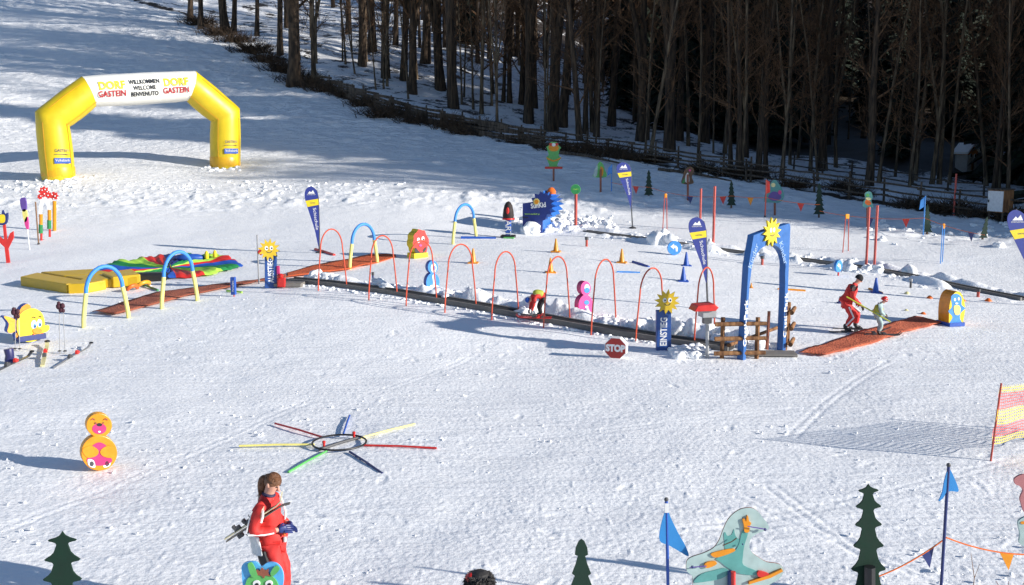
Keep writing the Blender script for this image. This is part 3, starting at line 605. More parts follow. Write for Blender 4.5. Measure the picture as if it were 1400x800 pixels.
for px, py, r, col, lab in ((1262, 431, 4.5, 'orange', 'small orange dome marker nearest the orange carpet'), (1271, 408, 4, 'orange', 'small orange dome marker left of the yellow and blue board'), (1316, 412, 4, 'orange', 'small orange dome marker right behind the yellow and blue board'), (1351, 412, 4.5, 'orange', 'small orange dome marker farthest right'),
                            (1240, 402, 3.5, 'cream', 'pale dome marker farthest back'), (1239, 426, 3.5, 'cream', 'pale dome marker behind the child'), (1195, 426, 3.5, 'cream', 'pale dome marker between instructor and child')):
    p, s = G(px, py); a = r / s; m = MB(); m.lathe([(a * 1.15, -.01), (a, .03), (a * .8, a * .5), (a * .35, a * .95), (a * .12, a)], 14); o = m.build('dome_marker', K(col), None, True); o.location = p; tag(o, lab, 'marker', 'dome markers by the carpet')
# ---- small posts
def peg(px, py, h, r, col, lab, name='marker_post'):
    p, s = G(px, py); hh = h / s; m = MB(); m.tube([(0, 0, -.1), (0, 0, hh * .7)], r, 8, 0); m.tube([(0, 0, hh * .7), (0, 0, hh)], r * 1.5, 8, 1); o = m.build(name, [K(col), K('dgrey') if col != 'dgrey' else K('grey')], None, True); o.location = p; tag(o, lab, 'post', 'low marker posts')
peg(802, 337, 13, .05, 'rail', 'low red post right of the green disc sign'); peg(1042, 362, 12, .05, 'rail', 'low red post seen inside the arched gate'); peg(1337, 407, 12, .05, 'rail', 'low red post beyond the yellow and blue board'); peg(1245, 393, 12, .04, 'dgrey', 'low grey post in front of the back carpet lift'); peg(510, 387, 15, .03, 'navy', 'short dark peg stuck in snow left of the second hoop')
for px, y1, y0, r, col, lab in ((957, 314, 258, .05, 'rail', 'left one of two tall red poles behind the rising beach flag'), (975, 337, 255, .055, 'rail', 'right and nearer of two tall red poles behind rising beach flag'), (1184, 368, 283, .05, 'rail', 'left of the two tall red poles under the bird board'), (1195, 371, 281, .05, 'rail', 'right of the two tall red poles under the bird board'),
                                (1046, 297, 246, .035, 'rail', 'thin red pole with flag left of the round painted board'), (1304, 293, 238, .05, 'red', 'thin red pole standing by the rail fence'), (1293, 240, 0, .0, 'red', '')):
    if not lab or y0 == 0: continue
    p, s = G(px, y1); hh = (y1 - y0) / s; t = thing('red_pole', lab, 'pole', p, 0, 'tall red poles'); pole(t, 0, -.2, hh, r, M('pole red', (.55, .09, .07), .4), 'shaft'); b = MB(); b.lathe([(r * 1.6, 0), (r * 1.8, .04), (r * 1.1, .09)], 10); b.build('foot', K('dgrey'), t)
    if px == 1046: b = MB(); b.prism([(-.02, hh), (-.02, hh - .7), (.2, hh - .6), (.16, hh - .1)], -.01, .01); b.build('flag', K('red'), t)
for px, y1, y0, w_, col, tc_, lab in ((909, 314, 266, 9, 'rail', 'gold', 'narrow red gate frame with yellow top at the back of the piste'), (1156, 344, 294, 13, 'rail', 'orangey', 'narrow red gate frame with orange top left of the bird board'), (1287, 359, 307, 9, 'lblue', 'gold', 'narrow blue gate frame with yellow top at the right')):
    p, s = G(px, y1); hh = (y1 - y0) / s; q = w_ / s / 2; t = thing('gate_frame', lab, 'gate', p, R(8), 'narrow gate frames')
    for sg in (-1, 1): m = MB(); m.tube([(sg * q, sg * .15, -.1), (sg * q * .3, 0, hh)], .021, 6); m.build('leg', K(col), t, True)
    m = MB(); m.box(0, 0, hh - .06, q * .9, .06, .2); m.build('top_pad', K(tc_), t, bevel=.03)
for px, y1, y0, lab, n in ((836, 262, 225, 'small blue flag on a pole left of the back beach flag', 1), (1262, 322, 268, 'small blue flag on a pole beside the cut-out fir at right', 1)):
    p, s = G(px, y1); hh = (y1 - y0) / s; t = thing('small_flag', lab, 'flag', p, 0, 'small blue flags at the back'); pole(t, 0, -.2, hh, .03, K('lblue'), 'flag_pole'); m = MB(); m.prism([(0, hh - .02), (.02, hh - .45), (-.24, hh - .62), (-.2, hh - .2)], -.01, .01); m.build('cloth', K('lblue'), t)
for px, y1, y0, lab in ((1060, 305, 262, ''),): pass
# ---- signs
def face(S, cx, cy, r, t, y):
    """eyes, cheeks and a smile painted on a sun"""
    q = S(cx, cy); r = r / S.s
    for sg in (-1, 1):
        m = MB(); m.prism(ell(q[0] + sg * r * .34, q[1] + r * .22, r * .24, r * .30, 16), y - .004, y); e = m.build('eye', K('white'), t); m = MB(); m.prism(ell(q[0] + sg * r * .34 + r * .06, q[1] + r * .2, r * .11, r * .13, 12), y - .008, y - .003); m.build('pupil', K('black'), e)
    m = MB(); m.tube([(q[0] - r * .35, y, q[1] - r * .25), (q[0] - r * .1, y, q[1] - r * .42), (q[0] + r * .2, y, q[1] - r * .40), (q[0] + r * .42, y, q[1] - r * .18)], r * .045, 5); m.build('mouth', K('dgrey'), t)
    m = MB(); m.ball((q[0] + r * .05, y, q[1] - r * .05), r * .1, 8, sc=(1, .4, 1)); m.build('nose', K('orangey'), t)
def sun_sign(label, bx, by, x0, x1, y0, y1, scx, scy, sr, word, ph=0):
    S = Spot(bx, by, 4 if bx > 700 else 16); t = thing('sun_sign', label, 'sign', S.p, S.yaw, 'sun signs at the carpet lift')
    b = MB(); b.prism(S.P([(x0, y1 + 3), (x1, y1 + 3), (x1, y0), (x0, y0)]), -.06, .06); b.build('panel', M('sign blue', (.018, .07, .27), .4), t, bevel=.008)
    b = MB(); b.prism(S.P(star(scx, scy, sr, sr * .62, 12, .13)), -.10, -.064); b.build('sun_disc', M('sign sun', (.64, .43, .02), .45), t)
    face(S, scx, scy, sr * .62, t, -.103)
    q = S((x0 + x1) / 2, (y0 + y1) / 2 + (y1 - y0) * .035); text(word, (x1 - x0) / S.s * .64, K('white'), t, q[0], q[1], -.063, R(90), .88, .006, fit=(y1 - y0) / S.s * .72)
sun_sign('blue exit sign AUSSTIEG topped by a yellow smiling sun', 371, 393, 362, 378.5, 345, 391, 367.5, 341, 15.5, 'AUSSTIEG')
sun_sign('blue entry sign EINSTIEG topped by a yellow smiling sun', 907, 479, 897, 917, 424, 478, 911, 412, 17.5, 'EINSTIEG')
# thin grey pole and red buttons by the exit sign
p, s = G(354, 387); t = thing('grey_pole', 'thin grey pole with a red top ornament left of the exit sign', 'pole', p); pole(t, 0, -.1, 66 / s, .025, K('grey'), 'shaft'); m = MB(); m.prism([(0, 42 / s), (3 / s, 47 / s), (10 / s, 43 / s), (4 / s, 38 / s)], -.03, .03); m.build('red_ornament', K('red'), t)
p, s = G(385, 393); t = thing('emergency_stop_box', 'small red stop button box on a stub right of the exit sign', 'box', p); m = MB(); m.box(0, 0, .16, .26, .16, .3); m.build('box', K('red'), t, bevel=.03); m = MB(); m.lathe([(.06, 0), (.1, .05), (.1, .09), (.05, .13)], 12, c=(-.02, 0, .31)); m.build('button', K('red', rough=.3), t, True); pole(t, 0, -.1, .05, .05, K('dgrey'))
m = MB(); m.box(-.1, .05, .55, .1, .08, .28); m.build('lever', K('magenta'), t, bevel=.02)
# tiny blue tag sign
S = Spot(320, 405, -15); t = thing('slim_sign', 'small slim blue sign with white letters beside the long red carpet', 'sign', S.p, S.yaw); b = MB(); b.prism(S.P([(316.5, 403), (322.5, 403), (321.5, 379), (315.5, 379)]), -.05, .05); b.build('panel', K('blue'), t, bevel=.01); pole(t, 0, -.1, .1, .02, K('red')); q = S(319.5, 391); text('Parkplatz', .085, K('white'), t, q[0], q[1], -.055, R(90), 1.1)
# STOP
S = Spot(845, 491, -19); t = thing('stop_sign', 'thick red octagonal STOP sign on a short peg in the snow', 'sign', S.p, S.yaw); q = S(842, 476); r = 15.5 / S.s
oc = lambda rr: [(q[0] + rr * math.cos(R(22.5 + 45 * k)), q[1] + rr * math.sin(R(22.5 + 45 * k))) for k in range(8)]
b = MB(); b.prism(oc(r * 1.04), -.05, .16); b.build('backing', K('white'), t, bevel=.01); b = MB(); b.prism(oc(r * .97), -.056, -.051); b.build('face_plate', M('stop red', (.42, .025, .02), .4), t); text('STOP', r * .80, K('white'), t, q[0], q[1], -.059, 0, .88, .014); pole(t, 0, -.15, q[1] - r * .8, .03, K('red'), 'peg')
# arrow discs
for px, py, cx, cy, r_, yaw, lab in ((922, 349, 922, 339, 9.3, 8, 'round blue disc with white left arrow behind two blue cones'), (1146, 376, 1146, 364, 7.8, 42, 'round blue disc with white arrow left of the tall red poles')):
    S = Spot(px, py, yaw); t = thing('arrow_sign', lab, 'sign', S.p, S.yaw, 'blue arrow discs'); q = S(cx, cy); r = r_ / S.s * (1.05); b = MB(); b.prism(ell(q[0], q[1], r, r, 28), -.04, .05); b.build('disc', K('lblue'), t); u = r
    b = MB(); b.prism([(q[0] + .45 * u, q[1] - .5 * u), (q[0] + .45 * u, q[1] + .05 * u), (q[0] + .2 * u, q[1] + .33 * u), (q[0] - .1 * u, q[1] + .35 * u), (q[0] - .1 * u, q[1] + .62 * u), (q[0] - .62 * u, q[1] + .2 * u), (q[0] - .1 * u, q[1] - .2 * u), (q[0] - .1 * u, q[1] + .05 * u), (q[0] + .12 * u, q[1] - .02 * u), (q[0] + .18 * u, q[1] - .5 * u)], -.046, -.041); b.build('arrow', K('white'), t); pole(t, 0, -.1, q[1] - r * .9, .03, K('red'), 'peg')
# green disc sign
S = Spot(787, 312, 0); t = thing('green_disc_sign', 'green disc on a red pole beside the blue lift housing', 'sign', S.p, S.yaw); q = S(787, 259); r = 6.3 / S.s; b = MB(); b.prism(ell(q[0], q[1], r, r), -.03, .03); b.build('disc', K('green'), t); b = MB(); b.prism(ell(q[0], q[1], r * 1.08, r * 1.08), -.025, .025); b.build('rim', K('lgreen'), t); text('START', r * .42, K('lime'), t, q[0], q[1], -.033); pole(t, 0, -.2, q[1] - r, .07, K('rail'))
# ---- number eight figures
def eight(label, px, py, x, ytop, w1, w2, yaw, body, side, deco, th=.16):
    S = Spot(px, py, yaw); t = thing('figure_board', label, 'board', S.p, S.yaw, 'figure boards shaped like an eight'); H_ = py - ytop; cy2 = py - H_ * .30; cy1 = ytop + H_ * .21
    b = MB(); b.prism(S.P(ell(x, cy2, w2 / 2, H_ * .31, 32)), -th / 2, th / 2, 0, 1); b.build('body', [K(body), K(side)], t, bevel=.008); b = MB(); b.prism(S.P(ell(x, cy1, w1 / 2, H_ * .21, 28)), -th / 2 + .003, th / 2 - .003, 0, 1); hd = b.build('head', [K(body), K(side)], t, bevel=.008)
    names = {}
    for i, (poly, colr, nm) in enumerate(deco(x, cy1, cy2, w1 / 2, w2 / 2, H_)):
        b = MB(); b.prism(S.P(poly), -th / 2 - .003 * (i % 6 + 1) - .001, -th / 2 + .0035 - .001); b.build(nm, K(colr), hd if nm in ('eye', 'snout', 'nose', 'eyebrow', 'face') else t)
def deco_bear(x, c1, c2, r1, r2, H_):
    L = [(ell(x, c1 + r1 * .25, r1 * .55, r1 * .42), 'magenta', 'snout'), (ell(x, c1 - r1 * .06, r1 * .22, r1 * .13), 'black', 'nose'), (ell(x, c1 + r1 * .48, r1 * .1, r1 * .07), 'white', 'face')]
    for s in (-1, 1): L += [(sm([(x + s * r1 * .3, c1 - r1 * .42), (x + s * r1 * .5, c1 - r1 * .58), (x + s * r1 * .68, c1 - r1 * .42), (x + s * r1 * .5, c1 - r1 * .48)]), 'rust', 'eyebrow'), (ell(x + s * r1 * .3, c1 - r1 * .2, r1 * .08, r1 * .05), 'brown', 'eye')]
    L += [(sm([(x - r2 * .72, c2 + r2 * .42), (x - r2 * .45, c2 - r2 * .0), (x - r2 * .40, c2 - r2 * .40), (x, c2 - r2 * .60), (x + r2 * .40, c2 - r2 * .40), (x + r2 * .45, c2 - r2 * .0), (x + r2 * .72, c2 + r2 * .42), (x + r2 * .3, c2 + r2 * .66), (x - r2 * .3, c2 + r2 * .66)]), 'magenta', 'belly')]
    for s in (-1, 1):
        L += [(sm([(x + s * r2 * .95, c2 - r2 * .2), (x + s * r2 * .5, c2 - r2 * .42), (x + s * r2 * .1, c2 - r2 * .22), (x + s * r2 * .06, c2 + r2 * .02), (x + s * r2 * .3, c2 + r2 * .2), (x + s * r2 * .7, c2 + r2 * .22)]), 'gold', 'arm'),
              (sm([(x + s * r2 * .24, c2 + r2 * .78), (x + s * r2 * .32, c2 + r2 * .40), (x + s * r2 * .64, c2 + r2 * .34), (x + s * r2 * .58, c2 + r2 * .70)]), 'white', 'paw'), (ell(x + s * r2 * .43, c2 + r2 * .58, r2 * .12, r2 * .14), 'dgrey', 'pad')]
    return L
eight('orange bear figure board with magenta belly alone on the snow at left', 136, 641, 134.5, 564, 35, 49, 32, 'gold', 'orangey', deco_bear)
def deco_peng(x, c1, c2, r1, r2, H_): return [(ell(x + 1, c1 + 1, r1 * .55, H_ * .15), 'white', 'face'), (ell(x + 1.5, c1 + 1, r1 * .3, H_ * .08), 'lblue', 'snout'), (sm([(x - 1, c2 - 9), (x + 2, c2 - 10), (x + 3, c2 + 4), (x + 4, c2 + 8), (x - 1, c2 + 8), (x, c2)]), 'white', 'belly'), (ell(x - 2, c2 + 7, 3, 3.5), 'white', 'paw'), (ell(x + 5, c2 + 7, 3, 3.5), 'white', 'paw'), (ell(x - 2, c2 + 7.4, 1.5, 2), 'black', 'pad'), (ell(x + 5, c2 + 7.4, 1.5, 2), 'black', 'pad')]
eight('blue penguin figure board seen behind the third and fourth hoops', 590, 398.5, 590, 356, 14, 18.5, 30, 'lblue', 'blue', deco_peng, .2)
def deco_pink(x, c1, c2, r1, r2, H_): return [(ell(x + 1.5, c1 - 1, r1 * .5, H_ * .11), 'white', 'face'), (ell(x + 1.5, c1 + 2.5, r1 * .55, H_ * .08), 'lblue', 'snout'), (ell(x + 1, c2 - 4, 3.4, 3.2), 'lblue', 'belly'), (ell(x + 1, c2 + 2, 2.2, 1.8), 'white', 'paw'), (sm([(x - 4, c2 + 9), (x, c2 + 4), (x + 5, c2 + 7), (x + 4, c2 + 11)]), 'lblue', 'foot')]
eight('pink number-eight figure board with blue snout behind the snow lumps', 798, 431, 798, 384, 14, 20, 30, 'pink', 'magenta', deco_pink, .22)
# ---- red shell board
S = Spot(570, 352, 38); t = board('shell_board', 'red scalloped face board with thick yellow back standing by the orange carpet', 'board', S, [(571 + (10.5 + .8 * math.cos(k * 2.2)) * math.cos(k * .2618), 331 + (17.5 + 1.2 * math.cos(k * 2.2)) * math.sin(k * .2618)) for k in range(24)], .42, 'red', 'yellow',
    [(ell(568, 328, 2, 3.6), 'white', 'eye'), (ell(574, 326, 2, 3.4), 'white', 'eye'), (ell(568.5, 329, .9, 1.6), 'black', 'pupil'), (ell(574.5, 327, .9, 1.6), 'black', 'pupil'), (ell(570.5, 335, 2, 1.6), 'pink', 'nose'), (sm([(564, 338), (570, 344), (578, 337), (577, 342), (570, 348), (563, 344)]), 'black', 'mouth'), (ell(571, 343, 2.6, 1.3), 'red', 'tongue')])
b = MB(); q = S(571, 351); b.box(q[0], 0, q[1] + .06, .62, .5, .2); b.build('foot', K('yellow'), t, bevel=.02)
# ---- yellow/blue board at the right
S = Spot(1299, 444, 16); t = board('octopus_board', 'thick yellow board with blue skiing figure at the end of orange carpet', 'board', S, sm([(1292, 444), (1290, 434), (1291, 415), (1295, 402), (1302, 397), (1308, 402), (1312, 418), (1310, 434), (1307, 444)], 3), .45, 'yellow', 'gold', [
    (sm([(1293, 404), (1300, 400), (1307, 405), (1307, 415), (1312, 420), (1306, 426), (1305, 434), (1308, 443), (1290, 443), (1295, 432), (1289, 424), (1294, 418)], 3), 'lblue'), (ell(1298, 408, 1.5, 2.2), 'white', 'eye'), (ell(1303, 407, 1.5, 2.2), 'white', 'eye'), (sm([(1296, 418), (1300, 415), (1305, 418), (1304, 428), (1298, 428)], 3), 'paleyellow', 'belly'), (ell(1300, 413, 2.2, 1), 'white', 'mouth')])
b = MB(); q = S(1299, 443); b.box(q[0], 0, q[1] + .03, .5, .6, .1); b.build('foot', K('blue'), t)
# ---- fish board
S = Spot(38, 467, 48)
t = board('fish_board', 'yellow cartoon fish board with blue sides standing at the left', 'board', S, sm([(20, 443), (24, 430), (33, 423), (44, 421), (54, 427), (58, 438), (58, 450), (53, 460), (43, 466), (31, 466), (23, 459)], 4), .26, 'yellow', 'blue', [
    (ell(43.5, 443, 3.8, 6), 'white', 'eye'), (ell(51, 441, 3.2, 5.6), 'white', 'eye'), (ell(44.5, 445, 2, 3), 'lblue', 'iris'), (ell(51.5, 443, 1.8, 2.8), 'lblue', 'iris'), (ell(44.7, 445.5, 1, 1.5), 'black', 'pupil'), (ell(51.7, 443.5, .9, 1.4), 'black', 'pupil'),
    (ell(48, 451.5, 6.5, 4), 'gold', 'nose'), (sm([(42, 455), (48, 459), (55, 454), (53, 460), (47, 462), (43, 459)]), 'red', 'mouth'), (sm([(44, 457), (48, 459.5), (53, 456.5), (48, 458)]), 'white', 'teeth'), (sm([(40, 434), (43, 432), (46, 434), (43, 433)]), 'brown', 'eyebrow'), (sm([(49, 433), (51.5, 431), (54, 433), (51.5, 432)]), 'brown', 'eyebrow')])
for nm, poly, cc in (('tail_fin', [(3, 432), (14, 434), (22, 440), (22, 449), (13, 455), (8, 452), (10, 442)], 'orangey'), ('back_fin', [(21, 434), (27, 420), (36, 415), (40, 421), (30, 427), (24, 436)], 'gold'), ('side_fin', [(57, 446), (64, 444), (65, 450), (58, 454)], 'yellow'), ('belly_fin', [(20, 455), (32, 450), (35, 456), (26, 465), (21, 463)], 'gold')):
    b = MB(); b.prism(S.P(sm(poly, 3)), -.10, .11, 0, 1); b.build(nm, [K(cc), K('blue')], t)
b = MB(); q0 = S(22, 467); q1 = S(60, 467); b.box((q0[0] + q1[0]) / 2, 0, q0[1] + .07, q1[0] - q0[0], .34, .14); b.build('foot', K('navy'), t, bevel=.01)
# ---- tulip
S = Spot(11, 360, 4)
t = board('tulip_board', 'red stemmed tulip board with yellow bloom at the left edge', 'board', S, [(9, 360), (14, 360), (11.5, 340), (19, 325), (18.5, 316), (14, 319), (10, 329), (7.5, 306), (4, 306), (6, 328), (-2, 322), (-3, 329), (6.5, 338)], .06, 'red', 'red')
b = MB(); b.prism(S.P(sm([(-3, 305), (-4, 291), (2, 294), (4, 287), (7, 293), (11, 291), (10, 304), (4, 308)], 3)), -.05, .05); bl = b.build('bloom', K('navy'), t); b = MB(); b.prism(S.P(sm([(-1, 303), (-1, 295), (4, 293), (7.5, 295), (7.5, 303), (3, 305)], 3)), -.058, -.045); b.build('bloom_face', K('yellow'), t)
# ---- flower arch
def pole_px(t, S, x0, y0, x1, y1, r, col, nm='post'): a, b_ = S(x0, y0), S(x1, y1); m = MB(); m.tube([(a[0], 0, a[1]), (b_[0], 0, b_[1])], r, 8); return m.build(nm, K(col), t, True)
S = Spot(62, 328, 10); t = thing('flower_arch', 'white stilt arch topped by red dotted flower on striped red yellow poles', 'board', S.p, S.yaw)
b = MB(); b.prism(S.P(sm([(53, 295), (54, 280), (58, 268), (64, 268), (68, 280), (69, 292), (66, 293), (64.5, 283), (61, 277), (58, 284), (56.5, 295)], 3)), -.03, .03); b.build('white_arch', K('white'), t)
b = MB(); b.prism(S.P(star(60.5, 262, 8, 5.6, 8)), -.05, -.032); b.prism(S.P(star(67, 267, 5, 3.5, 7)), -.045, -.032); b.prism(S.P(star(55, 269, 4, 3, 7)), -.046, -.032); f_ = b.build('flower', K('red'), t)
for x, y in ((58, 260), (62, 259), (61, 265), (66, 267), (65, 262), (56, 268)): m = MB(); m.ball((S(x, y)[0], -.055, S(x, y)[1]), .03, 8); m.build('dot', K('white'), f_)
for x, yb in ((56.5, 328), (68, 322)):
    pole_px(t, S, x, yb + 2, x, yb - 20, .05, 'red'); pole_px(t, S, x - .5, yb - 20, x - .5, yb - 35, .075, 'gold', 'sleeve'); pole_px(t, S, x - .8, yb - 9, x - .8, yb - 21, .085, 'green', 'sleeve')
S = Spot(74.5, 316, 0); t = thing('flower_post', 'yellow post with a red spotted head right of the flower arch', 'post', S.p, 0); pole_px(t, S, 74.5, 317, 74.5, 275, .085, 'gold'); b = MB(); b.prism(S.P(star(74, 268, 6, 4, 7)), -.06, .06); h_ = b.build('head', K('red'), t)
for x, y in ((72, 266), (76, 268), (74, 272)): m = MB(); m.ball((S(x, y)[0], -.07, S(x, y)[1]), .035, 8); m.build('dot', K('white'), h_)
S = Spot(40.5, 341, 0); t = thing('furled_banner', 'half furled purple and yellow banner on a white pole at left', 'banner', S.p, 0); pole_px(t, S, 40.5, 342, 33, 271, .022, 'white', 'flag_pole')
for poly, cc, nm in (([(28, 273), (35, 271), (36.5, 287), (31, 288)], 'purple', 'cloth'), ([(31, 288), (36.5, 287), (38, 300), (34, 303)], 'paleyellow', 'cloth'), ([(34, 303), (38, 296), (39.5, 311), (37, 313)], 'pink', 'cloth')): b = MB(); b.prism(S.P(sm(poly, 3)), -.05, .03); b.build(nm, K(cc), t)
S = Spot(53, 334, 0); t = thing('slim_brown_pole', 'slim brown pole in the snow left of the flower arch', 'pole', S.p); pole_px(t, S, 53, 336, 48.5, 276, .03, 'wood', 'shaft'); m = MB(); m.lathe([(.06, 0), (.06, .03), (.035, .06)], 8); m.build('foot', K('dgrey'), t)
# ---- mats
def mat_quad(px, label, th=.32, z=0, split=1):
    pts = [G(*q)[0] for q in px]; o = sum(pts, Vector()) / 4; t = thing('crash_mat', label, 'mat', o, 0, 'yellow foam mats'); mm = M('mat vinyl', (.60, .38, .012), .45, .12, 3, .5)
    for k in range(split):
        f0, f1 = k / split + .005, (k + 1) / split - .005; q = [pts[0].lerp(pts[1], f0), pts[0].lerp(pts[1], f1), pts[3].lerp(pts[2], f1), pts[3].lerp(pts[2], f0)]; b = MB()
        v = [(p.x - o.x, p.y - o.y, zg(p.x, p.y) - o.z + z + dz) for dz in (0, th) for p in q]; b.add(v, [(3, 2, 1, 0), (4, 5, 6, 7), (0, 1, 5, 4), (1, 2, 6, 5), (2, 3, 7, 6), (3, 0, 4, 7)]); b.build('cushion', mm, t, bevel=.035)
mat_quad([(28, 391), (92, 402), (120, 397), (52, 385)], 'yellow foam mat nearest the fish board, left of the others')
mat_quad([(93, 402.5), (120, 401), (146, 396), (122, 391)], 'yellow foam mat with a step beside the near foam arch')
mat_quad([(56, 384), (124, 396), (190, 392), (128, 380)], 'large folded yellow foam mat in the middle of the pile', .30, .02, 2)
mat_quad([(140, 389), (155, 395), (193, 391), (180, 383)], 'yellow foam mat reaching under the edge of the parachute', .36, .03)
# curved orange foam pieces
for (cx, cy, r_, col, lab) in ((181, 398, 6, 'orange', 'salmon curved foam piece lying behind the near foam arch'), (196, 393, 7, 'orangey', 'yellow orange curved foam piece beside the mats')):
    p, s = G(cx, cy); m = MB(); m.tube([(r_ / s * math.cos(a * .35 - 2.2), 2.2 * r_ / s * math.sin(a * .35 - 2.2) * .8, .08 + .12 * math.sin(a * .35)) for a in range(10)], .065, 8); o = m.build('foam_curve', K(col), None, True); o.location = p; tag(o, lab, 'foam piece')
stick((188, 388), (216, 398), 'green', .035, 'green hose lying between mats and the red carpet')
p, s = G(203, 384); b = MB(); b.box(0, 0, .14, 1.25, .5, .28); o = b.build('black_bag', K('black'), None, bevel=.08); o.location = p; o.rotation_euler = (0, 0, .15); tag(o, 'black bag lying at the front edge of the colourful parachute', 'bag')
# ---- parachute
def parachute():
    c0, s = G(231, 366); rx = 92 / s; front = G(232, 383)[0]; back = G(232, 355)[0]; ry = (back - front).length / 2; c0 = (front + back) / 2; c0.z = zg(c0.x, c0.y)
    cols = ['blue', 'red', 'lime', 'green', 'navy', 'red', 'lime', 'green', 'blue', 'red', 'lime', 'green', 'blue', 'red', 'lime', 'green']; cl = ['blue', 'red', 'lime', 'green', 'navy']; b = MB(); n = 160; m_ = 26; vs = [(0, 0, .25)]
    for i in range(1, m_ + 1):
        f = i / m_
        for k in range(n):
            a = 2 * math.pi * k / n; edge = 1 + .04 * math.sin(a * 7 + 1) + .02 * math.sin(a * 17); x = rx * f * math.cos(a) * edge; y = ry * f * math.sin(a) * edge
            fold = .06 * abs(math.sin(a * 8 + f * 2)) * f + .10 * (fbm(np.array([x * 1.4 + 9]), np.array([y * 1.4 + 3]), 4, 91)[0] - .3) + .05 * math.exp(-((f - .85) / .12) ** 2) + .03 * math.sin(a * 40 + f * 9)
            vs.append((x, y, zg(c0.x + x, c0.y + y) - c0.z + (.06 + fold) * (1 if f < .97 else .4) + .07 * math.sin(max(0, math.sin(a)) * 1.5) * f))
    fs = []; mi = []
    def sector(k): return cl.index(cols[int(k / n * 16) % 16])
    for k in range(n): fs.append((0, 1 + k, 1 + (k + 1) % n)); mi.append(sector(k))
    for i in range(m_ - 1):
        for k in range(n): fs.append((1 + i * n + k, 1 + (i + 1) * n + k, 1 + (i + 1) * n + (k + 1) % n, 1 + i * n + (k + 1) % n)); mi.append(sector(k))
    b.v = vs; b.f = fs; b.mi = mi; mats = [M('nylon ' + c_, tuple(min(1, q) for q in C[c_]), .55, .15, 6, .5) for c_ in cl]
    o = b.build('play_parachute', mats, None, True); o.location = c0; tag(o, 'colourful crumpled play parachute spread on the snow behind the mats', 'parachute')
    p, s = G(262, 360); g = MB()
    g.ball((0, 0, .2), .4, 12, 0, (1.3, .5, .4)); g.ball((.55, -.12, .25), .17, 10, 1, (.5, .5, 1.3)); g.ball((.85, -.1, .28), .16, 10, 1, (.5, .5, 1.3)); o = g.build('stuffed_toy', [K('blue'), K('yellow')], None, True); o.location = p; o.rotation_euler = (0, 0, .3); tag(o, 'crumpled blue bundle with yellow tabs lying on the parachute', 'bundle')
parachute()
# ---- blue lift housing
def housing():
    S = Spot(733, 318, -16); t = thing('lift_drive_housing', 'blue lift housing with sawtooth edge and a sun logo at the back', 'machine', S.p, S.yaw)
    front = [(715, 319), (715, 278), (729, 276), (727, 271), (732, 270), (731, 265), (737, 266), (739, 262), (744, 265), (746, 263), (749, 267), (754, 266), (752, 272), (758, 275), (753, 279), (757, 283), (752, 286), (754, 292), (748, 293), (746, 300), (742, 302), (742, 319)]
    b = MB(); b.prism(S.P(front), -.06, .02); b.build('front_panel', M('housing blue shaded', (.01, .03, .20), .4), t)  # blue of the body with the front's shade put into the colour
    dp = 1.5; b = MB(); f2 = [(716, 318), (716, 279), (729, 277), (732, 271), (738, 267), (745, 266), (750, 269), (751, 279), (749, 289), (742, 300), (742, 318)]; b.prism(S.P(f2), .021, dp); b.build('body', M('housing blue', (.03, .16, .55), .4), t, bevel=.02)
    for k in range(9):   # sawtooth collar down the lit side
        a = R(80 - k * 22); cx, cy = 741, 281; q0 = S(cx + 12 * math.cos(a), cy - 14 * math.sin(a)); q1 = S(cx + 20 * math.cos(a + .1), cy - 20 * math.sin(a + .1)); q2 = S(cx + 12 * math.cos(a + .34), cy - 14 * math.sin(a + .34)); b = MB(); b.prism([q0, q1, q2], .05, dp + .05); b.build('sawtooth', _mc['housing blue'], t)
    q = S(734, 276); b = MB(); b.prism(star(q[0], q[1], 5.2 / S.s, 3.8 / S.s, 14), -.072, -.061); lg = b.build('sun_logo', K('paleyellow'), t); b = MB(); b.prism(ell(q[0], q[1], 3 / S.s, 3 / S.s), -.078, -.071); b.build('logo_core', K('gold'), lg)
    q = S(736.5, 281); text('SunKid', 9.2 / S.s, K('white'), t, q[0], q[1], -.072, .12, .82, .01); q = S(728, 292.5); text('www.sunkid.at', 3.6 / S.s, K('lime'), t, q[0], q[1], -.07, 0, 1.0)
    q = S(719, 297); b = MB(); b.box(q[0], -.07, q[1], .26, .02, .04); b.build('slot', K('black'), t)
    q = S(750, 266); b = MB(); b.lathe([(.2, 0), (.22, .12), (.12, .26), (.02, .3)], 12, c=(q[0], .5, q[1])); b.build('beacon', K('orange', rough=.3), t, True)
housing()
# ---- snowboard figure
S = Spot(695, 325, -8); t = thing('start_post', 'blue START post wearing a dark red trimmed jacket beside the lift housing', 'post', S.p, S.yaw)
b = MB(); b.prism(S.P([(691.5, 323), (698.5, 323), (698.5, 290), (691.5, 290)]), -.12, .12); b.build('post', K('blue'), t, bevel=.02); q = S(695, 309.5); text('START', .34, K('white'), t, q[0] + .0, q[1] + .12, -.125, R(-90), .95, .004, fit=1.05)
b = MB(); pr_ = [(0.30, 26), (.34, 30), (.30, 38), (.24, 44), (.14, 48), (.03, 49.5)]; b.lathe([(r_ * .72, z / S.s) for r_, z in pr_], 16); b.build('jacket', M('dark quilt', (.02, .012, .012), .7, .3, 9, .6), t, True); b = MB(); b.lathe([(.235, 24.5 / S.s), (.275, 25 / S.s), (.25, 27 / S.s)], 16); b.build('hem', K('red'), t, True)
m = MB(); m.ball((0, -.21, 37 / S.s), .1, 8, 0, (.7, .5, 1.6)); m.build('badge', K('red'), t, True); b = MB(); b.box(0, -.05, .06, .62, .5, .12); b.build('foot', K('black'), t, bevel=.03); b = MB(); b.box(.08, -.4, .03, .46, .22, .06); b.build('board_tip', K('lgreen'), t, bevel=.02)
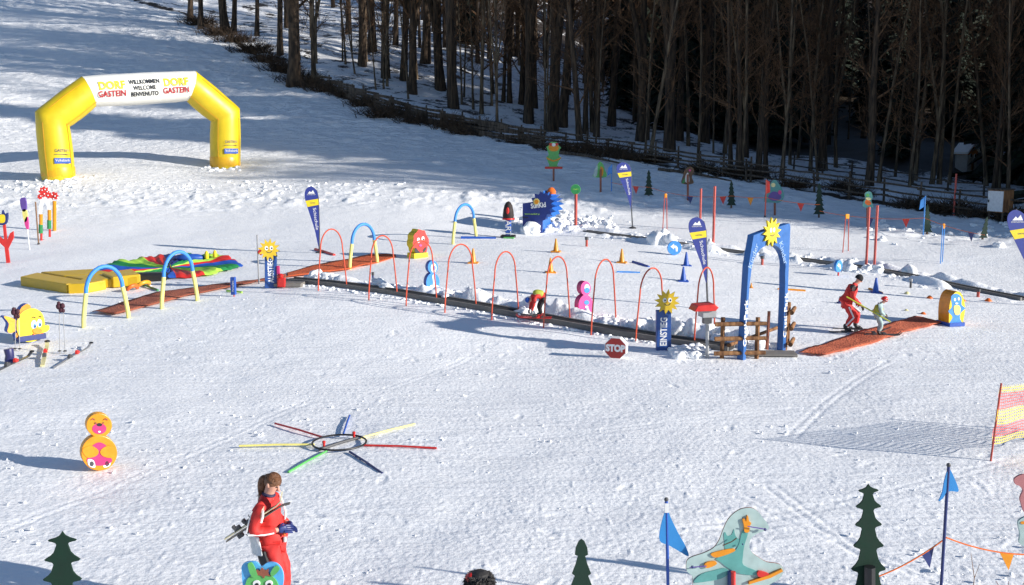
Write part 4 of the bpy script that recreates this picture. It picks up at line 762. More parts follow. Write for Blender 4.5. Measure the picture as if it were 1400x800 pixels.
# ---- arched gate
def gate():
    A, s = G(1013.5, 491); B, s2 = G(1068, 478); d = B - A; Wd = math.hypot(d.x, d.y); yaw = math.atan2(d.y, d.x); t = thing('arched_gate', 'tall blue park gate with curved inner arch and a yellow sun on top', 'gate', A, yaw); Hh = 172 / s; dz = d.z
    w0 = .115; out = [(-w0 / 2, -.15), (.04, Hh * .75), (.20, Hh * .985), (Wd * .5, Hh * 1.02), (Wd + .02, Hh * 1.05 + dz * .5), (Wd + w0 / 2, Hh * 1.02), (Wd + w0 / 2, dz - .15), (Wd - w0 / 2, dz - .15), (Wd - w0 / 2 + .0, Hh * .42)]
    inner = [(Wd - w0 * .55, Hh * .55), (Wd - w0 * .75, Hh * .66)] + [(Wd / 2 + (Wd / 2 - w0 * 1.0) * math.cos(a) + .04, Hh * .70 + Hh * .20 * math.sin(a)) for a in [math.pi * k / 12 for k in range(13)]] + [(w0 * .95, Hh * .60), (w0 * .65, Hh * .40), (w0 / 2, Hh * .3), (w0 / 2, -.15)]
    b = MB(); b.prism(out + inner, -.09, .09); b.build('frame', M('gate blue', (.02, .12, .38), .4), t)
    for sx_ in (0, 1):
        x = sx_ * Wd; text('Gasti-Park', .17, K('white'), t, x + .0, Hh * .29 + sx_ * dz, -.095, R(90), 1.15, .003, fit=1.15)
        q = x + (.27 if sx_ == 0 else -.27); text('Kinder', .20, M('faded white', (.25, .38, .60), .5), t, q - (.06 if sx_ == 0 else -.06), Hh * .82, -.095, R(66 if sx_ == 0 else -66), 1.1, .002, fit=.62)
    cx, cz_ = Wd * .53, Hh * 1.0; b = MB(); b.prism(star(cx, cz_, .36, .21, 12, .1), -.15, -.1); sn = b.build('sun_disc', K('yellow'), t)
    for sg in (-1, 1): b = MB(); b.prism(ell(cx + sg * .06, cz_ + .05, .04, .06, 12), -.156, -.149); b.build('eye', K('white'), sn)
    m = MB(); m.tube([(cx - .08, -.155, cz_ - .07), (cx, -.155, cz_ - .1), (cx + .08, -.155, cz_ - .06)], .012, 5); m.build('mouth', K('dgrey'), sn)
    pl = MB(); pl.tube([(Wd - .25, .25, -.1), (Wd - .22, .25, 1.0)], .04, 8); pl.build('support_post', K('rust'), t, True)
gate()
# ---- log rail fences
def logfence(label, a_px, b_px, zt_, name='log_railing', rails=(.22, .80, 1.38), end=.22, post_h=1.62, pr=.055, rr=.058):
    A, s = G(*a_px); B, s2 = G(*b_px); d = B - A; Wd = math.hypot(d.x, d.y); t = thing(name, label, 'railing', A, math.atan2(d.y, d.x), 'log railings at the entry')
    for x in (0, Wd): pole(t, x, -.2, post_h * zt_ , pr, logM, 'post', .05)
    for z in rails: m = MB(); m.tube([(-end, -.09, z * zt_), (Wd / 2, -.09, z * zt_ + .015), (Wd + end * .8, -.09, z * zt_ + .02)], [rr, rr * .95, rr * .85], 9); m.build('rail', logM, t, True)
logfence('three rail log railing at the lower end of the carpet lift', (987.5, 490), (1035, 490), .62)
logfence('log railing seen end on right of the arched gate', (1076, 478), (1079, 472), .70, end=.13)
m = MB(); A = G(995, 486)[0]; B = G(1066, 462)[0]; d = B - A; m.tube([Vector((0, 0, .25)), d + Vector((0, 0, .30))], .045, 8); o = m.build('slanted_rail', logM, None, True); o.location = A; tag(o, 'slanting pole running behind the log railing towards the gate', 'pole')
# ---- control post
S = Spot(967, 489, 10); t = thing('control_post', 'grey post carrying a control box under a tilted red cover', 'post', S.p, S.yaw); pole_px(t, S, 967, 491, 967, 436, .045, 'grey')
b = MB(); q = S(969, 427); b.box(q[0], .1, q[1], .36, .34, .26); b.build('control_box', M('box grey', (.34, .35, .36), .4), t, bevel=.02); b = MB(); b.prism([(q[0] - .42, q[1] + .05), (q[0] - .34, q[1] + .19), (q[0] + .1, q[1] + .22), (q[0] + .2, q[1] + .14), (q[0] + .12, q[1] + .05)], -.16, .3); b.build('red_cover', K('red'), t, bevel=.015)
b = MB(); b.box(q[0] - .04, .0, q[1] - .2, .2, .14, .14); b.build('bracket', K('dgrey'), t)
# ---- background boards
def postboard(label, base, panel, layers, face_, yaw=0, post_col='rust', name='painted_board', rear_post=False, pr=.055):
    S = Spot(*base, yaw); t = thing(name, label, 'board', S.p, S.yaw, 'painted boards on posts'); cx = sum(p[0] for p in panel) / len(panel); ymid = sum(p[1] for p in panel) / len(panel)
    b = MB(); b.prism(S.P(panel), -.02, .02, 0, 1); names = [face_, 'wood']; mats = [K(face_), K('wood')]
    for i, (poly, c_) in enumerate(layers):
        if c_ not in names: names.append(c_); mats.append(K(c_))
        b.prism(S.P(poly), -.024 - .004 * i, -.019, names.index(c_))
    b.build('panel', mats, t); pole_px(t, S, base[0], base[1] + 4, base[0], ymid, pr, post_col).location = (0, .1 if not rear_post else -.085, 0); return S, t
postboard('green frog board with yellow arms standing on a red post', (757, 247), sm([(751, 231), (746, 231), (745, 228), (751, 227), (749, 221), (747, 215), (750, 212), (748, 204), (747, 201), (750, 199), (752, 195), (757, 194), (762, 195), (764, 199), (767, 202), (765, 205), (764, 213), (767, 216), (764, 221), (762, 227), (769, 228), (768, 231), (763, 231)], 3),
          [(sm([(750, 200), (757, 198), (764, 201), (762, 206), (757, 207), (752, 206)], 3), 'gold'), (ell(753, 197.5, 2.4, 2), 'red'), (ell(761, 197.5, 2.4, 2), 'red'), (ell(757, 198, 2.6, 2.4), 'white'), (sm([(747, 215), (757, 219), (767, 215), (765, 218), (757, 221), (749, 218)], 3), 'gold'), ([(745, 228), (769, 228), (769, 231), (745, 231)], 'red')], 'lgreen', name='frog_board')
postboard('green hill shaped board with yellow figure on a red post', (821, 262), sm([(811, 242), (813, 235), (817, 225), (820, 221), (824, 224), (827, 232), (829, 242)], 3), [(sm([(811, 241), (814, 230), (817, 226), (816, 240)], 3), 'paleblue'), (sm([(821, 228), (825, 231), (824, 240), (821, 240)], 3), 'gold')], 'lgreen', rear_post=True)
postboard('brown penguin board with a white belly on a red post', (940, 274), sm([(932, 251), (934, 240), (936, 233), (940, 229), (945, 228), (949, 233), (947, 238), (946, 243), (948, 251)], 3), [(sm([(937, 249), (937, 241), (940, 236), (942, 241), (942, 249)], 3), 'white'), (sm([(932, 250), (936, 243), (936, 250)], 3), 'green'), (ell(943, 233, 1.4, 1.4), 'pink')], 'brown', rear_post=True)
postboard('round pastel painted board on a red post left of the tall dark fir', (1060, 292), sm([(1045, 276), (1046, 266), (1050, 258), (1055, 248), (1060, 246), (1064, 250), (1070, 260), (1072, 269), (1066, 277), (1055, 277)], 3), [(sm([(1050, 270), (1056, 262), (1065, 264), (1068, 271), (1058, 275)], 3), 'purple'), (ell(1057, 253, 3, 3), 'cream'), (ell(1066, 263, 2.4, 3), 'pink')], 'teal', post_col='rust')
postboard('owl shaped painted board on the dark post above two red poles', (1187, 311), sm([(1180, 283), (1180, 276), (1183, 272), (1182, 265), (1186, 262), (1191, 263), (1193, 270), (1191, 275), (1194, 281), (1192, 284)], 3), [(sm([(1182, 277), (1186, 272), (1191, 278), (1187, 281)], 3), 'orange'), (ell(1186, 267, 2.4, 2.2), 'lgreen'), (sm([(1183, 271), (1187, 270), (1191, 272), (1187, 274)], 3), 'cream')], 'teal', post_col='rust')
# ---- cut-out firs
def fir(px, py, top, halfw, tiers, label, col='dgreen', th=.03, yaw=0, name='cutout_fir', trunk_h=None, lean=0, post=False, sm_=2, group='small cut-out firs at the back'):
    S = Spot(px, py, yaw); Hh = py - top; tr = Hh * .09 if trunk_h is None else trunk_h; pts = []; base = py - tr; L = base - top
    for k in range(tiers):
        f0, f1 = k / tiers, (k + 1) / tiers; w1 = halfw * (1 - .78 * f0); w2 = halfw * (1 - .78 * f1) * .55
        pts += [(px + w1, base - L * f0 + Hh * .005), (px + w1 * .78, base - L * (f0 + .25 / tiers)), (px + w2 * 1.1, base - L * (f0 + .82 / tiers))]
    right = pts; poly = right[:-1] + [(px, top)] + [(2 * px - x, y) for x, y in right[:-1][::-1]]
    if lean: poly = [(x + (py - y) * lean, y) for x, y in poly]
    t = thing(name, label, 'cut-out tree', S.p, S.yaw, group); b = MB(); b.prism(S.P(poly), -th / 2, th / 2); b.build('crown', K(col, rough=.6), t); pole_px(t, S, px, py + 3, px, base - Hh * .12, .05, 'brown', 'trunk').location = (0, .05, 0); return S, t
fir(887, 270, 232, 7, 6, 'cut-out fir between the middle beach flag and the penguin board'); fir(1000, 284, 247, 7, 6, 'cut-out fir above the arched gate, left of the round painted board'); fir(1120, 297, 250, 8.5, 7, 'tallest and darkest of the small cut-out firs'); fir(1268, 321, 279, 7, 6, 'cut-out fir right of a small blue flag'); fir(1344, 328, 296, 6, 5, 'leaning cut-out fir below the wooden box', lean=.18)
# ---- pennant ropes
def rope(label, pts, pens, sag=.12, r=.012, col='orange', size=.34, px_scale=None, name='pennant_rope'):
    """pts: (ground px, ground py, height in metres)"""
    W3 = []
    for x, y, h in pts: p = G(x, y)[0]; W3.append(p + Vector((0, 0, h)))
    o = W3[0]; t = thing(name, label, 'rope', o, 0); path = []
    for a, b_ in zip(W3, W3[1:]):
        for k in range(10): f = k / 10; p = a.lerp(b_, f) - o; p.z -= sag * 4 * f * (1 - f) * (b_ - a).length / 5; path.append(p)
    path.append(W3[-1] - o); m = MB(); m.tube(path, r, 5); m.build('cord', K(col), t, True)
    for f, c_ in pens:
        k = f * (len(path) - 1); i = min(int(k), len(path) - 2); p = path[i].lerp(path[i + 1], k - i); d = (path[i + 1] - path[i]).normalized(); b = MB(); s_ = size
        b.add([p - d * s_ * .5 + Vector((0, -.006, 0)), p + d * s_ * .5 + Vector((0, -.006, 0)), p + Vector((.02, -.03, -s_ * 1.15)), p - d * s_ * .5 + Vector((0, .006, 0)), p + d * s_ * .5 + Vector((0, .006, 0)), p + Vector((.02, -.02, -s_ * 1.15))], [(0, 2, 1), (3, 4, 5), (0, 1, 4, 3), (1, 2, 5, 4), (2, 0, 3, 5)]); b.build('pennant', K(c_), t)
    return t
rope('pennant rope strung from the middle beach flag to the round painted board', [(836, 268, .7), (887, 276, .75), (940, 283, .55), (1000, 290, .8), (1046, 297, .95), (1120, 306, .9)], [(.13, 'red'), (.41, 'navy'), (.56, 'red'), (.71, 'gold'), (.93, 'red')])
rope('pennant rope strung from the owl board to the leaning fir at right', [(1120, 306, .6), (1187, 314, .55), (1262, 324, .85), (1345, 338, .5)], [(.34, 'navy'), (.56, 'red'), (.93, 'navy')])
# ---- foreground cut-outs
def big_fir(px, py, top, rows, label, col, th=.02, post=None, post_top=0):
    S = Spot(px, py, 0); t = thing('large_cutout_fir', label, 'cut-out tree', S.p, 0, 'large cut-out firs in front'); rt = [(px + w_, y) for y, w_ in rows]; lf = [(px - w_ * .97, y + .8) for y, w_ in rows[::-1]]
    poly = sm(rt + lf, 3) if 0 else rt + lf; b = MB(); b.prism(S.P(poly), -th / 2, th / 2); b.build('panel', M('fir board green', C['dgreen'], .85, .25, 9), t, bevel=.003)
    if post: pole_px(t, S, px - 1, py + 5, px - 1, post_top, .055, post).location = (0, -.07, 0)
    return t
def tiers(top, ys, ws, vs, bottom):
    rows = [(top, 0)]
    py_ = top; pv = 0
    for y, w_, v in zip(ys, ws, vs):
        h_ = y - py_; rows += [(y - h_ * .52, pv + (w_ - pv) * .22), (y - h_ * .28, pv + (w_ - pv) * .52), (y - h_ * .12, pv + (w_ - pv) * .85), (y - h_ * .03, w_), (y + 1.2, w_ * .93), (y + 2.2, v + (w_ - v) * .5), (y + 3.6, v + (w_ - v) * .12), (y + 6, v)]; py_ = y + 6; pv = v
    rows += [(bottom - 6, ws[-1] * 1.15), (bottom, ws[-1] * 1.15)]; return rows
big_fir(85, 872, 726, tiers(726, [738, 765, 792, 822, 852], [20, 25, 27, 30, 34], [8, 12, 14, 17, 20], 872), 'dark green cut-out fir at the bottom left corner', 'dgreen')
big_fir(1187, 905, 661, tiers(661, [670, 692, 717, 746, 778, 812, 848], [14, 17.5, 18.5, 21, 24, 27, 31], [6, 7, 9, 11, 14, 17, 20], 905), 'tallest dark green cut-out fir right of the ski fox board', 'dgreen', post='black', post_top=771)
S = Spot(795, 876, 0); t = thing('large_cutout_fir', 'slim rounded dark green cut-out fir at the bottom centre', 'cut-out tree', S.p, 0, 'large cut-out firs in front'); hp = [(795, 737), (799, 740), (803, 749), (804, 758), (800, 760), (803, 771), (808, 784), (804, 787), (808, 797), (814, 812), (808, 815), (815, 832), (822, 850), (800, 852), (800, 874), (795, 874)]; b = MB(); b.prism(S.P(hp + [(1590 - x, y) for x, y in hp[::-1][1:-1]]), -.01, .01); b.build('panel', K('dgreen', rough=.65), t)
# small stalk and dark helmet tucked at the bottom
# ski fox
S = Spot(1000, 892, 4)
foxo = sm([(938, 771), (940, 765), (946, 761), (955, 758), (966, 754), (976, 748), (983, 738), (988, 725), (995, 710), (1005, 700), (1015, 695), (1027, 694), (1036, 699), (1042, 707), (1048, 714), (1051, 721), (1046, 725), (1035, 729), (1027, 735), (1024, 745), (1027, 754), (1036, 761), (1048, 768), (1062, 770), (1069, 774), (1071, 781), (1064, 792), (1052, 799), (1044, 812), (1030, 822), (1000, 826), (968, 824), (950, 812), (947, 798), (946, 787), (939, 781)], 3)
t = board('ski_fox_board', 'pale cut-out board with painted turquoise fox on skis at the bottom', 'board', S, foxo, .02, 'paleblue', 'rust', [
    (sm([(990, 740), (989, 730), (991, 727), (994, 732), (1000, 730), (1003, 723), (1005, 732), (1013, 740), (1009, 745), (1000, 749), (991, 750)], 3), 'teal', 'fox_head'),
    (sm([(978, 763), (990, 758), (1004, 752), (1010, 742), (1014, 726), (1019, 724), (1022, 728), (1017, 745), (1015, 760), (1016, 772), (1034, 780), (1036, 785), (1012, 784), (995, 776), (985, 768)], 3), 'teal', 'fox_body'),
    (sm([(948, 795), (958, 784), (975, 779), (990, 776), (996, 782), (985, 790), (965, 794)], 3), 'teal', 'fox_tail'),
    (sm([(971, 756), (983, 752), (1000, 749), (1004, 752), (990, 758), (977, 761)], 3), 'gold', 'scarf'), (sm([(1017, 726), (1016, 717), (1014, 709), (1017, 708), (1019, 712), (1020, 704), (1022, 705), (1023, 711), (1026, 714), (1024, 718), (1023, 726)], 3), 'gold', 'mitten'),
    (sm([(962, 771), (966, 767), (976, 766), (979, 769), (973, 773), (965, 775)], 3), 'gold', 'mitten'), (sm([(1035, 786), (1036, 779), (1050, 783), (1049, 789)], 3), 'red', 'ski_boot'),
    ([(1022, 797), (1023, 793), (1050, 784), (1067, 776), (1069, 779), (1052, 788)], 'gold', 'ski')])
for x0, y0, x1, y1, cc in ((941, 773, 964, 771, 'purple'), (1020, 717, 1044, 721, 'purple'), (986, 743, 998, 738, 'brown'), (998, 738, 1005, 733, 'brown')): a, b_ = S(x0, y0), S(x1, y1); m = MB(); m.tube([(a[0], -.055, a[1]), (b_[0], -.055, b_[1])], .006, 5); m.build('ski_pole' if cc == 'purple' else 'spectacle_frame', K(cc), t)
for x, y in ((945, 772.5), (1044, 721.5), (1013.5, 741.5)): q = S(x, y); m = MB(); m.ball((q[0], -.05, q[1]), .016 if x != 1013.5 else .009, 8); m.build('basket' if x != 1013.5 else 'nose', K('navy'), t)
pole_px(t, S, 1000, 897, 1000, 778, .026, 'red').location = (0, -.065, 0); pole_px(t, S, 997, 897, 997, 779, .03, 'navy').location = (0, -.04, 0)
# caterpillar
S = Spot(358, 880, 0); t = thing('caterpillar_board', 'green caterpillar face board with red tuft and blue backing at the bottom', 'board', S.p, 0)
b = MB(); b.prism(S.P(sm([(331, 782), (331, 773), (338, 768), (350, 768), (358, 774), (366, 769), (378, 770), (386, 779), (388, 792), (385, 806), (376, 818), (342, 818), (333, 803)], 3)), -.015, .015); b.build('backing', K('sky'), t)
b = MB(); b.prism(S.P(sm([(336, 800), (340, 789), (350, 784), (362, 783), (372, 786), (380, 795), (384, 812), (378, 830), (360, 838), (343, 832), (335, 815)], 3)), -.03, -.016); hd = b.build('head', K('lgreen'), t)
for poly, cc, nm in (([(340, 770), (343, 767), (347, 769), (352, 780), (353, 786), (346, 787), (342, 779)], 'lgreen', 'antenna'), ([(373, 786), (371, 781), (377, 772), (382, 773), (383, 777), (378, 783)], 'lgreen', 'antenna'), ([(350, 784), (352, 777), (356, 779), (359, 774), (363, 778), (368, 776), (368, 782), (371, 786), (364, 785), (362, 789), (358, 785)], 'rust', 'tuft')): b = MB(); b.prism(S.P(sm(poly, 3)), -.042 + (.004 if nm == 'tuft' else 0), -.029); b.build(nm, K(cc), hd)
for x in (352, 369): b = MB(); b.prism(S.P(ell(x, 796, 5, 4.6)), -.040, -.029); e = b.build('eye', K('white'), hd); b = MB(); b.prism(S.P(ell(x + .5, 797.5, 2.6, 2.6)), -.044, -.039); b.build('pupil', K('black'), e)
b = MB(); b.prism(S.P(ell(361, 804, 4, 3)), -.044, -.029); b.build('nose', K('red'), hd); pole(t, 0, -.1, .5, .03, K('wood'), 'post', .03)
# pink and blue board at the right edge
S = Spot(1402, 850, 0); t = thing('toadstool_board', 'pink and pale blue cut-out board at the bottom right edge', 'board', S.p, 0)
b = MB(); b.prism(S.P(sm([(1386, 655), (1392, 650), (1402, 648), (1420, 652), (1425, 680), (1412, 705), (1400, 700), (1396, 690), (1394, 680), (1398, 670), (1393, 664), (1388, 662)], 3)), -.012, .012); b.build('pink_panel', K('pink') if 0 else M('faded pink', (.42, .16, .17), .6), t); b = MB(); b.prism(S.P(sm([(1391, 715), (1395, 709), (1405, 706), (1425, 712), (1425, 745), (1405, 748), (1393, 742), (1394, 730)], 3)), -.014, .014); b.build('pale_panel', K('paleblue'), t); b = MB(); b.prism(S.P(ell(1398, 714, 4, 2)), -.02, -.013); b.build('yellow_spot', K('gold'), t); pole(t, .08, -.1, 1.6, .03, K('wood'), 'post', .04)
# big blue flags
for bx, by, tx, ty, cl_, lab in ((915, 885, 911, 683, [(911, 696), (903, 720), (902, 739), (914, 745), (928, 753), (941, 760), (938, 748), (928, 730), (918, 710)], 'blue pennant flag on a blue pole left of the ski fox board'), (1281, 890, 1297, 636, [(1297, 641), (1291, 656), (1288, 672), (1283, 685), (1290, 679), (1293, 673), (1300, 671), (1310, 671), (1305, 655)], 'blue pennant flag on a blue pole right of the tallest fir')):
    S = Spot(bx, by, 0); t = thing('pennant_flag', lab, 'flag', S.p, 0, 'blue pennant flags in front'); S.lean = 0; pole_px(t, S, bx, by + 5, tx, ty, .017, 'blue' if bx < 1000 else 'navy', 'flag_pole'); m = MB(); o_ = S.P(sm(cl_, 4)); 
    m.prism(o_, -.012, .004); o = m.build('cloth', M('flag cloth', (.03, .25, .62), .6, .1, 5, .4), t)
    b = MB(); q = S(tx, ty); b.ball((q[0], 0, q[1]), .024, 8); b.build('tip', K('dgrey'), t)
    if bx < 1000: b = MB(); q = S(tx + .3, ty + 11); b.box(q[0], 0, q[1], .04, .04, .1); b.build('white_tape', K('white'), t)
rope('orange rope with coloured pennants strung between the front cut-outs', [(1060, 884, .62), (1150, 889, .62), (1187, 893, .82), (1284, 886, 1.22), (1402, 884, 1.02), (1500, 880, 1.0)], [(.27, 'red'), (.55, 'navy'), (.74, 'gold')], sag=.25, r=.008, size=.15)
# dry twigs bottom right
b = MB(); rnd = random.Random(5)
for k in range(26): x = rnd.gauss(0, .12); z = rnd.uniform(.3, .62); b.tube([(x, rnd.gauss(0, .05), -.05), (x * 1.3, 0, z * .6), (x * 1.8 + rnd.gauss(0, .05), 0, z)], [.01, .007, .003], 4)
o = b.build('dry_twigs', M('reddish twigs', (.16, .05, .03), .8), None); o.location = G(1388, 866)[0]; tag(o, 'reddish dry twigs poking up at the bottom right corner', 'plant')
b = MB(); b.tube([(0, 0, -.05), (.01, 0, .25), (-.05, 0, .55)], [.006, .005, .003], 4); b.tube([(.01, 0, .25), (.06, 0, .42)], [.004, .002], 4); o = b.build('dry_stalk', K('wood')); o.location = G(1329, 818)[0]; tag(o, 'single dry stalk standing right of the blue pennant pole', 'plant')
# ---- safety net at right
def net():
    S = Spot(1354, 630, 0); S.lean = 0; A = S.p; t = thing('safety_net', 'red and yellow striped safety net hung on a leaning red pole', 'net', A, 0)
    m = bpy.data.materials.new('net mesh'); m.use_nodes = True; N = m.node_tree.nodes; L = m.node_tree.links; b = N['Principled BSDF']; b.inputs['Roughness'].default_value = .6
    uv = N.new('ShaderNodeUVMap'); uv.uv_map = 'u'; sp = N.new('ShaderNodeSeparateXYZ'); L.new(uv.outputs[0], sp.inputs[0])
    def mt(op, a, bb, *r):
        x = N.new('ShaderNodeMath'); x.operation = op
        for i, q in enumerate((a, bb) + r):
            if isinstance(q, (int, float)): x.inputs[i].default_value = q
            else: L.new(q, x.inputs[i])
        return x.outputs[0]
    gx = mt('LESS_THAN', mt('FRACT', mt('MULTIPLY', sp.outputs[0], 19.), 0), .19); gy = mt('LESS_THAN', mt('FRACT', mt('MULTIPLY', sp.outputs[1], 19.), 0), .22)
    L.new(mt('MAXIMUM', gx, gy), b.inputs['Alpha'])
    cr = N.new('ShaderNodeValToRGB'); cr.color_ramp.interpolation = 'CONSTANT'; e = cr.color_ramp.elements; e[0].position = 0; e[0].color = (.85, .65, .05, 1); e[1].position = .12; e[1].color = (.75, .07, .05, 1)
    for p_, c_ in ((.34, (.85, .65, .05, 1)), (.60, (.75, .07, .05, 1)), (.86, (.85, .65, .05, 1))): n = e.new(p_); n.color = c_
    L.new(mt('DIVIDE', sp.outputs[1], 1.05), cr.inputs[0]); L.new(cr.outputs[0], b.inputs['Base Color'])
    pole_px(t, S, 1354, 634, 1369, 524, .017, 'rail', 'pole')
    nx, ny = 50, 12; a = S(1356, 607); c_ = S(1368, 528); vs = []; uvs = []
    B, sB = G(1520, 600); end = B - A
    for i in range(nx + 1):
        f = i / nx
        for j in range(ny + 1):
            g = j / ny; x0 = a[0] + (c_[0] - a[0]) * g; z0 = a[1] + (c_[1] - a[1]) * g
            x = x0 + (end.x - .02) * f; y = end.y * f + .10 * math.sin(f * 5) + .03 * math.sin(g * 9 + f * 14); z = z0 + end.z * f - .05 * math.sin(min(1, f) * math.pi) - .03 * math.sin(f * 20) * (1 - g)
            vs.append((x, y, z)); uvs.append((f * end.length, g * 1.05))
    fs = [(i * (ny + 1) + j, (i + 1) * (ny + 1) + j, (i + 1) * (ny + 1) + j + 1, i * (ny + 1) + j + 1) for i in range(nx) for j in range(ny)]
    me = bpy.data.meshes.new('netting'); me.from_pydata(vs, [], fs); ul = me.uv_layers.new(name='u')
    for l in me.loops: ul.data[l.index].uv = uvs[l.vertex_index]
    obj('netting', me, m, t)
    e_ = MB(); e_.tube([tuple(end + Vector((0, 0, -.2))), tuple(end + Vector((.05, 0, 1.3)))], .017, 8); e_.build('pole', K('rail'), t, True)
net()
# ================================================================== skis and poles at left
def ski_pair(label, px0, px1, wd=.075, col='grey', lift=.02, single=False, bind=True, group='skis lying in the snow'):
    a, b_ = G(*px0)[0], G(*px1)[0]; d = b_ - a; L = math.hypot(d.x, d.y); t = thing('ski', label, 'ski', a, math.atan2(d.y, d.x), group); sl = d.z
    b = MB(); n = 10
    for i in range(n):
        f0, f1 = i / n, (i + 1) / n; w0 = wd * (.7 if 3 < i < 6 else .95) ; z = lambda f: f * sl + lift + (.09 * ((f - .85) / .15) ** 2 if f > .85 else 0) + .01 * math.sin(f * 3)
        b.add([(f0 * L, -w0 / 2, z(f0)), (f1 * L, -w0 / 2, z(f1)), (f1 * L, w0 / 2, z(f1)), (f0 * L, w0 / 2, z(f0)), (f0 * L, -w0 / 2, z(f0) + .02), (f1 * L, -w0 / 2, z(f1) + .02), (f1 * L, w0 / 2, z(f1) + .02), (f0 * L, w0 / 2, z(f0) + .02)], [(3, 2, 1, 0), (4, 5, 6, 7), (0, 1, 5, 4), (2, 3, 7, 6), (1, 2, 6, 5), (3, 0, 4, 7)])
    b.build('blade', M('ski top ' + col, C[col], .35, .25, 14), t)
    m = MB(); m.ball((L * 1.0, 0, sl + lift + .10), wd * .75, 8, sc=(1.2, 1, .5)); m.build('tip', K('black'), t)
    if bind:
        for f, s_ in ((.40, 1.0), (.60, .8)): m = MB(); m.box(f * L, 0, f * sl + lift + .055, .17 * s_, wd * .95, .07); m.box(f * L - .03, 0, f * sl + lift + .10, .08, wd * .7, .04); m.build('binding', K('dgrey') if f < .5 else K('red'), t, bevel=.008)
    return t
ski_pair('ski lying flat, rightmost of the scattered skis, dark tip to the right', (75, 504), (125, 475)); ski_pair('speckled ski pointing away between the two other skis', (58, 502), (65, 473), .10, 'cream'); ski_pair('ski under the dark boot at the left edge', (-14, 514), (44, 487), .08, 'dgrey'); 
def ski_poles(label, pts, hang=None):
    t = thing('ski_pole_pair', label, 'ski poles', G(*pts[0][0])[0], 0); o = t.location
    for (bx, by), (tx, ty) in pts:
        S = Spot(bx, by); p = S.p - Vector(o); q = S(tx, ty); m = MB(); m.tube([(p.x, p.y, p.z - .05), (p.x + q[0], p.y, p.z + q[1])], .010, 6); m.build('shaft', K('grey', rough=.3), t, True); m = MB(); m.lathe([(.045, .03), (.05, .04), (.012, .06)], 10, c=tuple(p)); m.build('basket', K('black'), t)
        m = MB(); m.tube([(p.x + q[0], p.y, p.z + q[1] - .02), (p.x + q[0], p.y, p.z + q[1] + .10)], [.02, .017], 8); m.build('grip', K('dgrey'), t, True)
    if hang: 
        S = Spot(*pts[0][0]); q = S(*hang); m = MB(); p = S.p - Vector(o)
        for dx, dz_, r_ in ((-.05, 0, .07), (.05, .02, .065), (0, -.09, .06), (.06, -.10, .05), (-.04, .08, .05)): m.ball((p.x + q[0] + dx, p.y - .03, p.z + q[1] + dz_), r_, 8, sc=(1, .8, 1.1))
        m.build('hanging_gloves', K('magenta') if 0 else M('dark gloves', (.06, .012, .025), .7, .5, 25, .6), t, True)
ski_poles('pair of ski poles stuck upright with dark gloves on the grips', [((81.5, 482), (81, 420)), ((89, 482), (86, 420))], (83.5, 419)); ski_poles('pair of ski poles stuck upright in front of the fish board', [((20.5, 479), (21.5, 426)), ((27, 479), (25.5, 428))], (22, 427))
p, s = G(13, 496); m = MB(); m.tube([(0, 0, .05), (.02, 0, .18), (0, 0, .34)], [.11, .10, .11], 12); m.tube([(-.05, -.05, .05), (.16, -.08, .04)], [.07, .06], 10); o = m.build('ski_boot', [M('boot plastic', (.03, .03, .12), .35)], None, True, .01); o.location = p; tag(o, 'dark blue child ski boot standing on the ski at the left edge', 'boot')
p, s = G(1, 497); 
# ================================================================== people
def skin(verts, radii, edges, sub=2):
    me = bpy.data.meshes.new('s'); me.from_pydata([tuple(v) for v in verts], edges, []); o = bpy.data.objects.new('s', me); COL.objects.link(o)
    md = o.modifiers.new('k', 'SKIN'); md.branch_smoothing = .4
    for i, r in enumerate(radii): sv = me.skin_vertices[0].data[i]; sv.radius = (r, r) if not isinstance(r, tuple) else r; sv.use_root = (i == 0)
    ss = o.modifiers.new('ss', 'SUBSURF'); ss.levels = sub; ss.render_levels = sub
    dg = bpy.context.evaluated_depsgraph_get(); out = bpy.data.meshes.new_from_object(o.evaluated_get(dg)); bpy.data.objects.remove(o); bpy.data.meshes.remove(me)
    v = [q.co.copy() for q in out.vertices]; f = [tuple(p.vertices) for p in out.polygons]; bpy.data.meshes.remove(out); return v, f
def hand(mb, wrist, fwd, palm_n, s, curl=.5, glove=1.0, mi=0):
    """palm and five fingers; thumb on the side"""
    f = Vector(fwd).normalized(); n = Vector(palm_n); n = (n - f * n.dot(f)).normalized(); side = f.cross(n).normalized(); w = Vector(wrist)
    v, fc = skin([w - f * .02 * s, w + f * .03 * s, w + f * .085 * s], [(.026 * s * glove, .034 * s * glove), (.02 * s * glove, .040 * s * glove), (.017 * s * glove, .042 * s * glove)], [(0, 1), (1, 2)]); mb.add(v, fc, mi)
    for k, L in enumerate((.070, .080, .074, .056)):
        off = side * ((1.5 - k) * .021 * s * glove); p = w + f * .082 * s + off; pts = [w + f * .05 * s + off * .8, p]; d = f.copy(); c_ = curl
        for j, l in enumerate((.42, .32, .26)):
            d = (d * math.cos(c_ * .7) + n * math.sin(c_ * .7)).normalized(); n2 = (n - d * n.dot(d)).normalized(); pts.append(pts[-1] + d * L * l * s * 1.15); n_loc = n2; d = (d + n_loc * .0)
            f_ = d
        mb.tube(pts, [.011 * s * glove, .0115 * s * glove, .0105 * s * glove, .009 * s * glove, .0065 * s * glove], 7, mi)
    q = w + f * .025 * s + side * .034 * s * glove; mb.tube([w + f * .01 * s + side * .015 * s, q, q + (f * .6 + side * .7 + n * .35).normalized() * .035 * s, q + (f * .9 + side * .5 + n * .6).normalized() * .062 * s], [.015 * s * glove, .0145 * s * glove, .012 * s * glove, .008 * s * glove], 7, mi)
_ft = bpy.data.textures.new('folds', 'CLOUDS'); _ft.noise_scale = .11; _ft.noise_depth = 3
